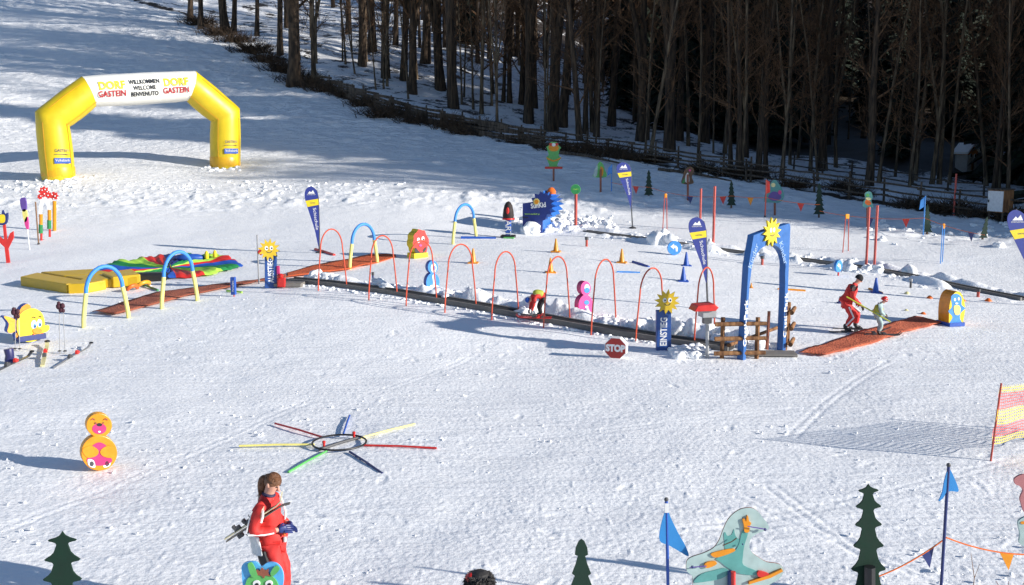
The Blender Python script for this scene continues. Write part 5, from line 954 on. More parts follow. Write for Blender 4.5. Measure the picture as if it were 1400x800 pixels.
def fold(o, s):
    a = o.modifiers.new('more', 'SUBSURF'); a.levels = a.render_levels = 1
    d = o.modifiers.new('folds', 'DISPLACE'); d.texture = _ft; d.strength = .05 * s; d.mid_level = .5; d.texture_coords = 'LOCAL'; return o
def person(label, loc, yaw, J, s, jacket, trousers, boots, glove, hair=None, hat=None, helmet=None, look=(1, 0, 0), bulk=1.0, extras=None, bare_right=False, gloves_scale=1.25, curl=.7):
    t = thing('person', label, 'person', loc, yaw); V = {k: Vector(v) * s for k, v in J.items()}; lk = Vector(look).normalized(); up = (Vector((0, 0, 1)) - lk * lk.z).normalized(); sd_ = up.cross(lk).normalized()
    ids = ['pel', 'chest', 'neck', 'chin', 'mid', 'crown', 'shL', 'elL', 'wrL', 'shR', 'elR', 'wrR', 'hiL', 'knL', 'anL', 'hiR', 'knR', 'anR']
    hc = V['head']; V['neck2'] = V['neck']; V['chin'] = hc - up * .075 * s + lk * .02 * s; V['mid'] = hc + lk * .005 * s; V['crown'] = hc + up * .065 * s - lk * .008 * s
    rad = {'pel': .105, 'chest': .12, 'neck': .058, 'chin': .068, 'mid': .083, 'crown': .068, 'shL': .055, 'elL': .042, 'wrL': .028, 'shR': .055, 'elR': .042, 'wrR': .028, 'hiL': .085, 'knL': .058, 'anL': .042, 'hiR': .085, 'knR': .058, 'anR': .042}
    ed = [('pel', 'chest'), ('chest', 'neck'), ('neck', 'chin'), ('chin', 'mid'), ('mid', 'crown'), ('chest', 'shL'), ('shL', 'elL'), ('elL', 'wrL'), ('chest', 'shR'), ('shR', 'elR'), ('elR', 'wrR'), ('pel', 'hiL'), ('hiL', 'knL'), ('knL', 'anL'), ('pel', 'hiR'), ('hiR', 'knR'), ('knR', 'anR')]
    v, f = skin([V[k] for k in ids], [rad[k] * s for k in ids], [(ids.index(a), ids.index(b)) for a, b in ed]); body = MB(); body.add(v, f)
    nb = hc + lk * .083 * s - up * .012 * s; body.tube([hc + lk * .06 * s + up * .03 * s, nb + lk * .006 * s, nb + lk * .020 * s - up * .012 * s, nb - up * .024 * s], [.010 * s, .012 * s, .015 * s, .010 * s], 8)
    for sg in (-1, 1): body.ball(hc + sd_ * sg * .084 * s - lk * .005 * s - up * .01 * s, .024 * s, 8, sc=(.8, .5, 1.2))
    if bare_right: hand(body, V['wrR'], V['wrR'] - V['elR'], (0, .6, -.5), s, .8, 1.0)
    body.build('body', M('skin', C['skin'], .5, .06), t, True)
    for sg in (-1, 1): m = MB(); m.ball(hc + sd_ * sg * .032 * s + lk * .075 * s + up * .012 * s, .013 * s, 8, sc=(1, 1, .6)); m.build('eye', K('black'), t)
    m = MB(); mo = hc + lk * .081 * s - up * .045 * s; m.tube([mo - sd_ * .024 * s - lk * .008 * s, mo + lk * .002 * s, mo + sd_ * .024 * s - lk * .008 * s], [.004 * s, .0075 * s, .004 * s], 6); m.build('mouth', M('lips', (.45, .12, .11), .5), t, True)
    # jacket
    c1 = V['pel'].lerp(V['chest'], .45); hem = V['pel'] + (V['pel'] - V['chest']).normalized() * .06 * s; B_ = bulk
    vs = [hem, V['pel'] + (V['chest'] - V['pel']) * .12, c1, V['chest'], V['neck'].lerp(V['chest'], .22), V['neck'].lerp(V['chin'], .35), V['shL'], V['shL'].lerp(V['elL'], .5), V['elL'], V['elL'].lerp(V['wrL'], .9), V['shR'], V['shR'].lerp(V['elR'], .5), V['elR'], V['elR'].lerp(V['wrR'], .9)]
    rr = [.192, .168, .150, .158, .085, .072, .085, .076, .066, .050, .085, .076, .066, .050]; ee = [(0, 1), (1, 2), (2, 3), (3, 4), (4, 5), (3, 6), (6, 7), (7, 8), (8, 9), (3, 10), (10, 11), (11, 12), (12, 13)]
    v, f = skin(vs, [(r * s * B_) for r in rr], ee); m = MB(); m.add(v, f); fold(m.build('jacket', M('cloth ' + jacket, C[jacket], .7, .15, 7, .5), t, True), s)
    vs = [V['pel'] - Vector((0, 0, .0)), V['hiL'], V['knL'], V['anL'] + (V['knL'] - V['anL']) * .12, V['hiR'], V['knR'], V['anR'] + (V['knR'] - V['anR']) * .12]; v, f = skin(vs, [q * s * B_ for q in (.105, .092, .076, .072, .098, .078, .072)], [(0, 1), (1, 2), (2, 3), (0, 4), (4, 5), (5, 6)]); m = MB(); m.add(v, f); fold(m.build('trousers', M('cloth ' + trousers, C[trousers], .7, .15, 7, .5), t, True), s)
    for a in ('anL', 'anR'):
        p = V[a]; m = MB(); v, f = skin([p + Vector((0, 0, .13 * s)), p + Vector((-.005, 0, .0)), p + Vector((.07 * s, 0, -.045 * s)), p + Vector((.17 * s, 0, -.055 * s))], [.068 * s, .066 * s, .054 * s, .042 * s], [(0, 1), (1, 2), (2, 3)]); m.add(v, f); m.box(p.x + .05 * s, p.y, p.z - .085 * s, .30 * s, .095 * s, .03 * s); m.build('boot', M('boot ' + boots, C[boots], .4), t, True)
    for e, w_ in (('elL', 'wrL'), ('elR', 'wrR')):
        if bare_right and w_ == 'wrR': continue
        m = MB(); hand(m, V[w_], V[w_] - V[e], (0, -.6 if w_ == 'wrL' else .6, -.6), s, curl, gloves_scale); m.build('glove', K(glove, rough=.7), t, True)
    def cap(scale, mat, cut, name, thick=1.0):
        m = MB(); n = 20; rows = 9; vs = []; fs = []
        for i in range(rows + 1):
            ph = math.pi * .5 * i / rows * cut
            for k in range(n):
                th = 2 * math.pi * k / n; vs.append(hc + up * .015 * s + (lk * math.cos(th) * math.sin(ph) * .102 + sd_ * math.sin(th) * math.sin(ph) * .092 + up * math.cos(ph) * .115) * s * scale - lk * .010 * s)
        for i in range(rows):
            for k in range(n): fs.append((i * n + k, (i + 1) * n + k, (i + 1) * n + (k + 1) % n, i * n + (k + 1) % n))
        m.add(vs, fs); o = m.build(name, mat, t, True); md = o.modifiers.new('th', 'SOLIDIFY'); md.thickness = .012 * s * thick; return o
    if hat: cap(1.10, M('hat ' + hat, C[hat], .9, .4, 30, .8), 1.12, 'hat')
    if helmet: 
        h_ = cap(1.42, M('helmet ' + helmet, C[helmet], .25, .1), 1.15, 'helmet'); m = MB(); q = [hc + lk * .140 * s * math.cos(a) * 1.02 + sd_ * .132 * s * math.sin(a) + up * .03 * s for a in [R(-100 + 20 * k) for k in range(11)]]; m.tube(q, .016 * s, 6); m.build('goggle_strap', K('grey'), t, True)
    if hair:
        hm = M('hair ' + hair, C[hair], .55, .3, 30, .8); m = MB(); n = 22; rows = 12; vs = []; fs = []
        for i in range(rows + 1):
            for k in range(n):
                th = 2 * math.pi * k / n; back = .5 - .5 * math.cos(th); cut = .42 + .38 * back; ph = math.pi * cut * i / rows; vs.append(hc + up * .012 * s + (lk * math.cos(th) * math.sin(ph) * .095 + sd_ * math.sin(th) * math.sin(ph) * .088 + up * math.cos(ph) * .098) * s * (1 + .02 * math.sin(k * 3 + i)) - lk * .008 * s)
        for i in range(rows):
            for k in range(n): fs.append((i * n + k, (i + 1) * n + k, (i + 1) * n + (k + 1) % n, i * n + (k + 1) % n))
        m.add(vs, fs); tail = [hc - lk * .085 * s + up * .0 * s, hc - lk * .125 * s - up * .03 * s, hc - lk * .155 * s - Vector((0, 0, .10)) * s, hc - lk * .17 * s - Vector((.0, 0, .19)) * s, hc - lk * .16 * s - Vector((.02, 0, .26)) * s]; v, f = skin(tail, [.045 * s, .045 * s, .058 * s, .045 * s, .02 * s], [(0, 1), (1, 2), (2, 3), (3, 4)]); m.add(v, f)
        rh = random.Random(9)
        for k in range(170):      # combed strands running back to the knot, and loose ends below it
            th = rh.uniform(-2.2, 2.2); ph = rh.uniform(.35, 1.25)
            def at_(th_, ph_, e=1.02): return hc + up * .012 * s + (lk * math.cos(th_) * math.sin(ph_) * .095 + sd_ * math.sin(th_) * math.sin(ph_) * .088 + up * math.cos(ph_) * .098) * s * e - lk * .008 * s
            sg_ = 1 if th > 0 else -1; knot = hc - lk * .10 * s + up * .005 * s
            m.tube([at_(th, ph), at_(th + (sg_ * 2.9 - th) * .35, ph * .9 + .1, 1.05), at_(th + (sg_ * 2.9 - th) * .7, ph * .8 + .35, 1.05), knot + Vector((rh.gauss(0, .008), rh.gauss(0, .012), rh.gauss(0, .01)))], [.0035 * s, .005 * s, .0045 * s, .003 * s], 4)
        for k in range(90):
            j = [Vector((rh.gauss(0, .010), rh.gauss(0, .014), rh.gauss(0, .006))) * s for _ in range(4)]
            m.tube([tail[0] + j[0] * .6, tail[1] + j[0], tail[2] + j[1] * 1.5, tail[3] + j[2] * 1.5, tail[4] + j[3] * 1.6 - Vector((0, 0, rh.uniform(0, .05))) * s], [.005 * s, .006 * s, .005 * s, .004 * s, .001 * s], 4)
        m.build('hair', hm, t, True)
    return t, V
def stripe(t, pts, w_, col='white', name='stripe'): m = MB(); m.tube(pts, w_, 6); m.build(name, K(col, rough=.6), t, True)
# woman with skis in front
loc = G(385, 850)[0]
JW = dict(pel=(-.07, 0, .94), chest=(-.12, 0, 1.27), neck=(-.10, 0, 1.47), head=(-.045, 0, 1.605), shL=(-.11, .19, 1.39), elL=(-.10, .25, 1.12), wrL=(.09, .08, 1.11), shR=(-.14, -.19, 1.39), elR=(-.20, -.26, 1.13), wrR=(.05, -.12, 1.12), hiL=(-.05, .09, .90), knL=(.02, .10, .50), anL=(-.02, .10, .12), hiR=(-.06, -.09, .90), knR=(.03, -.10, .50), anR=(.00, -.11, .12))
t, V = person('woman in red and white ski jacket looking down, carrying skis under her arm', loc, R(-4), JW, 1.0, 'red', 'red', 'black', 'navy', hair='hair', look=(.80, -.18, -.55), bulk=1.08, curl=.35, bare_right=False)
m = MB(); v, f = skin([V['neck'] + Vector((.0, 0, -.03)), V['neck'] + Vector((.015, 0, .04))], [.093, .088], [(0, 1)]); m.add(v, f); m.build('collar', M('cloth navy', (.03, .025, .07), .7), t, True)
stripe(t, [V['elR'] + Vector((-.03, -.068, .0)), V['elR'].lerp(V['wrR'], .5) + Vector((0, -.068, -.015)), V['elR'].lerp(V['wrR'], .85) + Vector((0, -.055, -.012))], .010); stripe(t, [V['shR'] + Vector((-.06, -.06, -.02)), V['shR'].lerp(V['elR'], .5) + Vector((-.065, -.035, 0)), V['elR'] + Vector((-.055, -.035, .02))], .010)
stripe(t, [V['shR'] + Vector((.055, -.055, -.01)), V['shR'].lerp(V['elR'], .3) + Vector((.068, -.03, 0)), V['shR'].lerp(V['elR'], .55) + Vector((.066, -.03, 0))], .014); stripe(t, [V['shL'] + Vector((.09, -.02, .02)), V['shL'] + Vector((.15, -.04, -.16)), V['wrL'] + Vector((-.03, -.02, .06))], .012)
hp_ = V['pel']; m = MB(); vs = []; fs = []
for i in range(7):
    for j in range(6): a = R(-165 + 13 * j); z = .845 + .040 * i; rr_ = .226 - .004 * i; vs.append((hp_.x + rr_ * math.cos(a) - .009 * i, rr_ * math.sin(a) * 1.0, z))
for i in range(6):
    for j in range(5): fs.append((i * 6 + j, i * 6 + j + 1, (i + 1) * 6 + j + 1, (i + 1) * 6 + j))
m.add(vs, fs); o = m.build('white_side_panel', K('white', rough=.7), t, True); md = o.modifiers.new('th', 'SOLIDIFY'); md.thickness = .004; fold(o, 1)
m = MB(); m.tube([V['pel'] + Vector((.15, -.08, .22)), V['pel'] + Vector((.165, -.09, .10))], .012, 6); m.build('tag_strap', K('orange'), t); m = MB(); m.box(hp_.x + .17, -.09, hp_.z + .06, .02, .035, .055); m.build('pass_card', K('white'), t)
stripe(t, [V['hiR'] + Vector((-.085, -.035, -.02)), V['knR'] + Vector((-.075, -.02, 0)), V['anR'] + Vector((-.045, -.03, .08))], .075, 'black', 'leg_stripe')
tk = thing('ski_pair', 'pair of short skis with black bindings held under the woman\'s arm', 'skis', loc + Vector((-.15, -.18, 1.27)), R(-3)); tk.rotation_euler = (0, R(-33), R(3)); tk.scale = (.80, .85, .85)
for sg, dz in ((0, -.018), (1, .018)):
    b = MB(); n = 12; z = lambda f: dz + .0 + (.10 * (1 if sg else -.35) * ((f - .86) / .14) ** 2 if f > .86 else (.0)); wd_ = .075
    for i in range(n):
        f0, f1 = i / n, (i + 1) / n; b.add([((f0 - .55) * 1.0, -wd_ / 2, z(f0)), ((f1 - .55) * 1.0, -wd_ / 2, z(f1)), ((f1 - .55) * 1.0, wd_ / 2, z(f1)), ((f0 - .55) * 1.0, wd_ / 2, z(f0)), ((f0 - .55) * 1.0, -wd_ / 2, z(f0) + .014), ((f1 - .55) * 1.0, -wd_ / 2, z(f1) + .014), ((f1 - .55) * 1.0, wd_ / 2, z(f1) + .014), ((f0 - .55) * 1.0, wd_ / 2, z(f0) + .014)], [(3, 2, 1, 0), (4, 5, 6, 7), (0, 1, 5, 4), (2, 3, 7, 6), (1, 2, 6, 5), (3, 0, 4, 7)])
    b.build('ski', M('kid ski ' + str(sg), (.55, .5, .32) if sg else (.12, .11, .10), .35, .3, 20), tk)
m = MB(); m.box(-.16, 0, .055, .10, .06, .04); m.box(-.20, 0, .085, .04, .07, .05); m.box(-.33, 0, .055, .09, .055, .05); m.box(-.36, 0, .09, .04, .05, .04); m.box(-.20, 0, -.05, .10, .07, .05); m.box(-.35, 0, -.05, .08, .06, .05); m.tube([(-.12, 0, .06), (-.10, .01, .12)], .008, 5); m.tube([(-.28, -.02, -.07), (-.24, -.03, -.12)], .008, 5); m.build('binding', K('dgrey', rough=.4), tk, bevel=.012)
# person whose fur hat shows at the bottom edge
loc2 = G(655, 968)[0]; JS = dict(pel=(0, 0, .94), chest=(0, 0, 1.27), neck=(.02, 0, 1.47), head=(.04, 0, 1.60), shL=(0, .19, 1.39), elL=(0, .26, 1.12), wrL=(.10, .24, .92), shR=(0, -.19, 1.39), elR=(0, -.26, 1.12), wrR=(.10, -.24, .92), hiL=(0, .09, .90), knL=(.02, .1, .5), anL=(0, .1, .12), hiR=(0, -.09, .90), knR=(.02, -.1, .5), anR=(0, -.1, .12))
t2, V2 = person('person at the bottom edge, only a black fur hat with red crown showing', loc2, R(-70), JS, .78, 'red', 'black', 'black', 'black', hat='black', look=(1, 0, -.1))
b = MB(); hc = V2['head']; n = 30
b.ball(hc + Vector((0, 0, .03)), .125, 16, sc=(1, 1, .85))
for k in range(900):
    a = random.uniform(0, 6.283); d = Vector((math.cos(a), math.sin(a), random.uniform(-.3, .75))).normalized(); p = hc + Vector((0, 0, .02)) + d * .122; b.tube([p, p + d * .014 + Vector((random.gauss(0, .012), random.gauss(0, .012), -.006))], [.009, .003], 4)
b.build('fur_trim', M('fur', (.03, .027, .026), .6, .5, 14, .8), t2); m = MB(); m.ball(hc + Vector((-.01, -.075, .06)), .07, 12, sc=(1, .8, .8)); m.build('hat_crown', K('red'), t2, True)
def skis_on(label, loc, yaw, y1, y2, L, col, xo=0, tip=.6, a1=0, a2=0):
    for nm, y, a in (('left', y1, a1), ('right', y2, a2)):
        t = thing('ski', label % nm, 'ski', Vector(loc) + Matrix.Rotation(yaw, 3, 'Z') @ Vector((xo if nm == 'left' else xo * 0, y, .0)), yaw + a); b = MB(); n = 12; z = lambda f: .035 + (.08 * ((f - .86) / .14) ** 2 if f > .86 else 0)
        for i in range(n):
            f0, f1 = i / n, (i + 1) / n; w_ = .04; X0, X1 = (f0 - 1 + tip) * L, (f1 - 1 + tip) * L; w1 = w_ * (1 if f1 < .95 else .4); b.add([(X0, -w_, z(f0)), (X1, -w1, z(f1)), (X1, w1, z(f1)), (X0, w_, z(f0)), (X0, -w_, z(f0) + .018), (X1, -w1, z(f1) + .018), (X1, w1, z(f1) + .018), (X0, w_, z(f0) + .018)], [(3, 2, 1, 0), (4, 5, 6, 7), (0, 1, 5, 4), (2, 3, 7, 6), (1, 2, 6, 5), (3, 0, 4, 7)])
        b.build('blade', K(col, rough=.3), t); m = MB(); m.box(.14, 0, .07, .10, .07, .05); m.box(-.12, 0, .075, .10, .07, .06); m.build('binding', K('dgrey'), t, bevel=.008)
# instructor
loc = G(1161, 454)[0]
JI = dict(pel=(-.14, 0, .82), chest=(.02, 0, 1.16), neck=(.10, 0, 1.34), head=(.19, 0, 1.455), shL=(.05, .20, 1.27), elL=(-.02, .27, 1.0), wrL=(.20, .16, .80), shR=(.03, -.20, 1.27), elR=(-.04, -.26, 1.0), wrR=(.28, -.10, .72), hiL=(-.10, .11, .78), knL=(.17, .20, .44), anL=(.14, .22, .14), hiR=(-.12, -.11, .78), knR=(.02, -.17, .44), anR=(-.14, -.17, .14))
JI['anR'] = (-.16, -.17, .14); JI['anL'] = (.22, .25, .14); JI['knL'] = (.26, .20, .48)
t, V = person('ski instructor in a red suit with black hat, leaning over holding a yellow stick', loc, R(-3), JI, 1.0, 'red', 'red', 'black', 'black', hat='black', look=(.85, -.1, -.45), bulk=1.2, curl=1.2)
for a, b_, c_ in (('hiR', 'knR', 'anR'),): stripe(t, [V[a] + Vector((.02, -.115, -.05)), V[b_] + Vector((.01, -.092, 0)), V[c_] + Vector((.0, -.085, .08))], .022)
stripe(t, [V['hiL'] + Vector((.12, -.03, -.02)), V['knL'] + Vector((.05, -.075, .05))], .02)
m = MB(); m.ball(V['chest'] + Vector((-.02, -.16, .10)), .09, 8, sc=(1, .4, .7)); m.build('dark_shoulder_patch', K('black'), t, True)
skis_on('black ski under the instructor\'s %s foot', loc, R(-3), .25, -.17, 1.55, 'dgrey', xo=.22, tip=.62, a1=R(-4), a2=R(4))
st_a = loc + Vector((-.22, -.30, 1.02)); lc = G(1201, 461)[0]; st_b = lc + Vector((.20, -.26, .46)); m = MB(); d = st_b - st_a; m.tube([Vector((0, 0, 0)), d], .018, 8); o = m.build('guide_stick', K('lime') if 0 else M('stick yellow', (.62, .66, .06), .4), None, True); o.location = st_a; tag(o, 'yellow stick held between the instructor and the child', 'stick')
# child
JC = dict(pel=(-.10, 0, .92), chest=(-.04, 0, 1.22), neck=(.06, 0, 1.40), head=(.16, 0, 1.52), shL=(-.02, .19, 1.33), elL=(.0, .26, 1.05), wrL=(.24, .16, .90), shR=(-.04, -.19, 1.33), elR=(-.02, -.26, 1.05), wrR=(.22, -.18, .88), hiL=(-.08, .1, .86), knL=(.08, .11, .48), anL=(.0, .11, .16), hiR=(-.08, -.1, .86), knR=(.08, -.11, .48), anR=(-.04, -.11, .16))
t, V = person('small child on skis in a yellow vest over pale blue suit and red helmet', lc + Vector((0, 0, .03)), R(-8), JC, .64, 'paleblue', 'paleblue', 'black', 'dgrey', helmet='red', look=(.9, 0, -.38), bulk=1.22)
V = {k: v for k, v in V.items()}; v, f = skin([V['pel'] + Vector((0, 0, .02)), V['pel'].lerp(V['chest'], .5), V['chest'], V['chest'].lerp(V['neck'], .45)], [.135, .132, .134, .10], [(0, 1), (1, 2), (2, 3)]); m = MB(); m.add(v, f); m.build('vest', M('vest yellow', (.42, .44, .05), .6), t, True)
m = MB(); hc = V['head']; m.tube([hc + Vector((-.08, 0, .085)), hc + Vector((0, 0, .105)), hc + Vector((.07, 0, .07))], .02, 6); m.build('helmet_stripe', K('white'), t, True)
skis_on('dark ski under the small child\'s %s foot', lc + Vector((0, 0, .03)), R(-8), .07, -.07, .95, 'dgrey', tip=.62)
# bending child over the belt
lb = G(737, 442)[0] + Vector((0, .12, .10))
JB = dict(pel=(-.20, 0, .88), chest=(.12, 0, 1.02), neck=(.34, 0, .90), head=(.44, 0, .76), shL=(.20, .19, .94), elL=(.28, .22, .62), wrL=(.34, .18, .34), shR=(.20, -.19, .94), elR=(.26, -.24, .62), wrR=(.34, -.20, .34), hiL=(-.16, .1, .84), knL=(.0, .12, .48), anL=(-.06, .12, .16), hiR=(-.16, -.1, .84), knR=(-.02, -.12, .48), anR=(-.12, -.12, .16))
t, V = person('child bending over on the carpet lift in a red jacket with blue hat', lb, R(180 + 14), JB, .70, 'red', 'black', 'red', 'grey', hat='blue', look=(.35, 0, -.94), bulk=1.08)
v, f = skin([V['pel'] + Vector((.02, 0, .05)), V['pel'].lerp(V['chest'], .5) + Vector((0, 0, .03)), V['chest'] + Vector((.0, 0, .02)), V['chest'].lerp(V['neck'], .5)], [.128, .132, .132, .10], [(0, 1), (1, 2), (2, 3)]); m = MB(); m.add(v, f); m.build('vest', _mc['vest yellow'], t, True)
skis_on('red ski on the belt under the bending child\'s %s foot', lb + Vector((0, 0, 0)), R(180 - 8), .09, -.09, 1.0, 'red', tip=.65)
# ------------------------------------------------------------------ trees
def bare_tree(seed, H, r0, low=.2, lean=0, fork=False, dens=1.0, barkm=None):
    rnd = random.Random(seed); tr = MB(); cw = MB()
    def path(p, d, L, n, wob):
        pts = [Vector(p)]; d = Vector(d).normalized()
        for i in range(n):
            d = (d + Vector((rnd.gauss(0, wob), rnd.gauss(0, wob), rnd.gauss(0, wob * .5) + .02))).normalized(); pts.append(pts[-1] + d * L / n)
        return pts
    trunks = []
    base = path((0, 0, -.4), (lean, rnd.gauss(0, .03), 1), H, 12, .035)
    rad = [r0 * (1.35 if i == 0 else 1.0 - .85 * (i / 12)) for i in range(13)]
    tr.tube(base, rad, 9); trunks.append((base, rad))
    if fork:
        i0 = 2; b2 = path(base[i0], (lean + rnd.choice((-.2, .2)), .1, 1), H * .8, 10, .04); r2 = [rad[i0] * .8 * (1 - .085 * i) for i in range(11)]; tr.tube(b2, r2, 8); trunks.append((b2, r2))
    for pts, rd in trunks:
        nb = int(34 * dens)
        for j in range(nb):
            t = low + (1 - low) * (j + rnd.random()) / nb; t = min(t, .98); k = t * (len(pts) - 1); i = int(k); p = pts[i].lerp(pts[i + 1], k - i); r = (rd[i] + (rd[i + 1] - rd[i]) * (k - i))
            a = rnd.uniform(0, 6.283); up = rnd.uniform(.25, 1.1); L = rnd.uniform(1.2, 3.6) * (1.15 - .6 * t) * H / 18
            bp = path(p, (math.cos(a), math.sin(a), up), L, 5, .13); br = [max(.012, r * .34 * (1 - .17 * q)) for q in range(6)]
            cw.tube(bp, br, 4, caps=False)
            for _ in range(int(9 * dens)):
                k2 = rnd.uniform(1, 4.9); i2 = int(k2); p2 = bp[i2].lerp(bp[i2 + 1], k2 - i2); dd = (bp[i2 + 1] - bp[i2]).normalized() + Vector((rnd.gauss(0, .6), rnd.gauss(0, .6), rnd.gauss(.15, .4)))
                tp = path(p2, dd, rnd.uniform(.5, 1.5), 3, .15); cw.tube(tp, [.018, .014, .011, .007], 3, caps=False)
                for __ in range(2):
                    dd2 = dd.normalized() + Vector((rnd.gauss(0, .7), rnd.gauss(0, .7), rnd.gauss(.1, .5))); q0 = tp[rnd.randint(1, 2)]
                    cw.tube([q0, q0 + dd2.normalized() * rnd.uniform(.3, .8)], [.011, .006], 3, caps=False)
    t = thing('bare_tree', 'x', 'tree'); tr.build('trunk', barkm or barkD, t, True); cw.build('crown', twigM, t); return t
protoA = [bare_tree(1, 21, .27), bare_tree(2, 23, .33, fork=True), bare_tree(3, 19, .22, low=.12), bare_tree(4, 22, .30, low=.25)]
protoL = [bare_tree(11, 18, .13, low=.10, barkm=barkL, dens=.8), bare_tree(12, 20, .16, low=.12, barkm=barkL, dens=.8), bare_tree(13, 17, .12, low=.1, lean=.05, barkm=barkL, dens=.8), bare_tree(14, 19, .15, low=.15, fork=True, barkm=barkL, dens=.7)]
pr = {'A': [.27, .33, .22, .30], 'L': [.13, .16, .12, .15]}
used = set()
def put_tree(kind, i, loc, s, rz, label, group, lean=0, sxy=1):
    p = (protoA if kind == 'A' else protoL)[i]
    t = p if (kind, i) not in used else copytree(p); used.add((kind, i))
    t.location = loc; t.scale = (s * sxy, s * sxy, s); t.rotation_euler = (0, R(lean), rz); t['label'] = label; t['group'] = group; return t
trunks = [(260,28,8,'A'),(274,40,8,'A'),(309,43,13,'A'),(319,44,8,'A'),(351,50,7,'A'),(383,76,9,'A'),(401,116,19,'A'),(430,114,10,'L'),(495,92,12,'A'),(508,70,13,'A'),(552,112,11,'A'),(564,126,12,'A'),(581,84,14,'A'),(603,124,15,'A'),(622,100,6,'L'),(674,130,6,'A'),(688,141,6,'A'),(697,144,8,'A'),(712,146,8,'A'),(731,150,9,'A'),(753,178,18,'A'),(768,176,15,'A'),(793,196,10,'A'),
 (815,183,9,'A'),(836,172,12,'A'),(875,194,14,'A'),(888,214,8,'L'),(914,196,11,'A'),(929,190,11,'A'),(941,198,7,'L'),(963,194,15,'A'),(999,232,7,'A'),(1012,235,8,'A'),(1036,236,9,'A'),(1047,236,7,'A'),(1068,240,7,'L'),(1080,225,6,'L'),(1108,232,7,'L'),(1130,232,7,'L'),(1143,228,7,'L'),(1188,254,12,'A'),(1200,252,7,'L'),(1224,240,5,'L'),(1250,250,8,'L'),(1273,258,9,'L'),(1284,258,9,'L'),(1297,258,7,'L'),(1350,258,8,'L'),(1362,258,7,'L'),(1396,256,6,'L')]
zones = [(0, 340, 'by the top corner of the piste'), (340, 470, 'beside upper end of plank fence'), (470, 650, 'behind plank fence beyond left beach flag'), (650, 780, 'up the slope behind the frog board'), (780, 900, 'behind fence above middle beach flag'),
         (900, 985, 'behind fence above low cut-out firs'), (985, 1100, 'behind fence above the arched gate'), (1100, 1215, 'behind fence near tallest cut-out fir'), (1215, 1320, 'in front of the small chalet'), (1320, 1500, 'behind the wooden box on legs')]
zc = {}
for x, y, w_, k in trunks:
    p, s = G(x, y); z = [q for q in zones if q[0] <= x < q[1]][0]; zc[z[2]] = zc.get(z[2], -1) + 1
    target = w_ * (.92 if k == 'A' else .72) / s / 2; i = min(range(4), key=lambda j: abs(pr[k][j] - target) + random.random() * .06)
    sxy = min(2.2, max(.5, target / pr[k][i]))
    sH = random.uniform(1.15, 1.45); sxy /= sH
    put_tree(k, i, p, sH, random.uniform(0, 6.28), ('dark' if k == 'A' else 'pale slim') + ' leafless trunk ' + z[2] + ', ' + ORD[zc[z[2]]] + ' there', 'bare trees along and behind the fence', lean=random.uniform(-2, 3.5), sxy=sxy)
# the wood further up: many slimmer trunks
def fill(n, x0, x1, b0, b1, group, label, kinds='AL', smin=.75, smax=1.2, seed=5):
    rnd = random.Random(seed); c0 = 0; tries = 0
    while c0 < n and tries < n * 30:
        tries += 1; X = rnd.uniform(x0, x1)
        yl = float(np.interp(X, [p.x for p in fence_pt], [p.y for p in fence_pt])); Y = yl + rnd.uniform(b0, b1)
        if Y < 20: continue
        px = 700 + X / Y * 1400
        if 1195 < px < 1335 and Y < 100 and rnd.random() < .75: continue
        k = rnd.choice(kinds); put_tree(k, rnd.randint(0, 3), (X, Y, zg(X, Y)), rnd.uniform(smin, smax) * 1.2, rnd.uniform(0, 6.28), label, group, lean=rnd.uniform(-3, 3), sxy=rnd.uniform(.45, .72)); c0 += 1
fill(46, -26, 30, 8, 50, 'bare trees of the upper wood', 'leafless tree among many on the snowy slope of the upper wood', 'AAL', smin=1.1, smax=1.5, seed=5)
fill(48, -24, 34, 1.5, 16, 'thin young trees near the fence', 'thin leafless young tree standing a little way behind the fence', 'L', smin=.7, smax=1.05, seed=15)
fill(60, -2, 60, 10, 55, 'thin trees of the dark wood', 'thin leafless tree among many in the dark wood at right', 'ALL', smin=1.0, smax=1.4, seed=6)
fill(22, -10, 44, 55, 90, 'distant bare trees', 'distant leafless tree high on the dark hillside', 'A', seed=8)
# trees past the right edge of the view, whose shadows stripe the slope
rnd = random.Random(31)
for k in range(34):
    X = rnd.uniform(30, 75); Y = 48 - (X - 25) * .24 + rnd.uniform(0, 26)
    put_tree(rnd.choice('AL'), rnd.randint(0, 3), (X, Y, zg(X, Y)), rnd.uniform(.85, 1.15), rnd.uniform(0, 6.28), 'leafless tree of the wood just past the right edge', 'trees right of the view', lean=rnd.uniform(-3, 3))
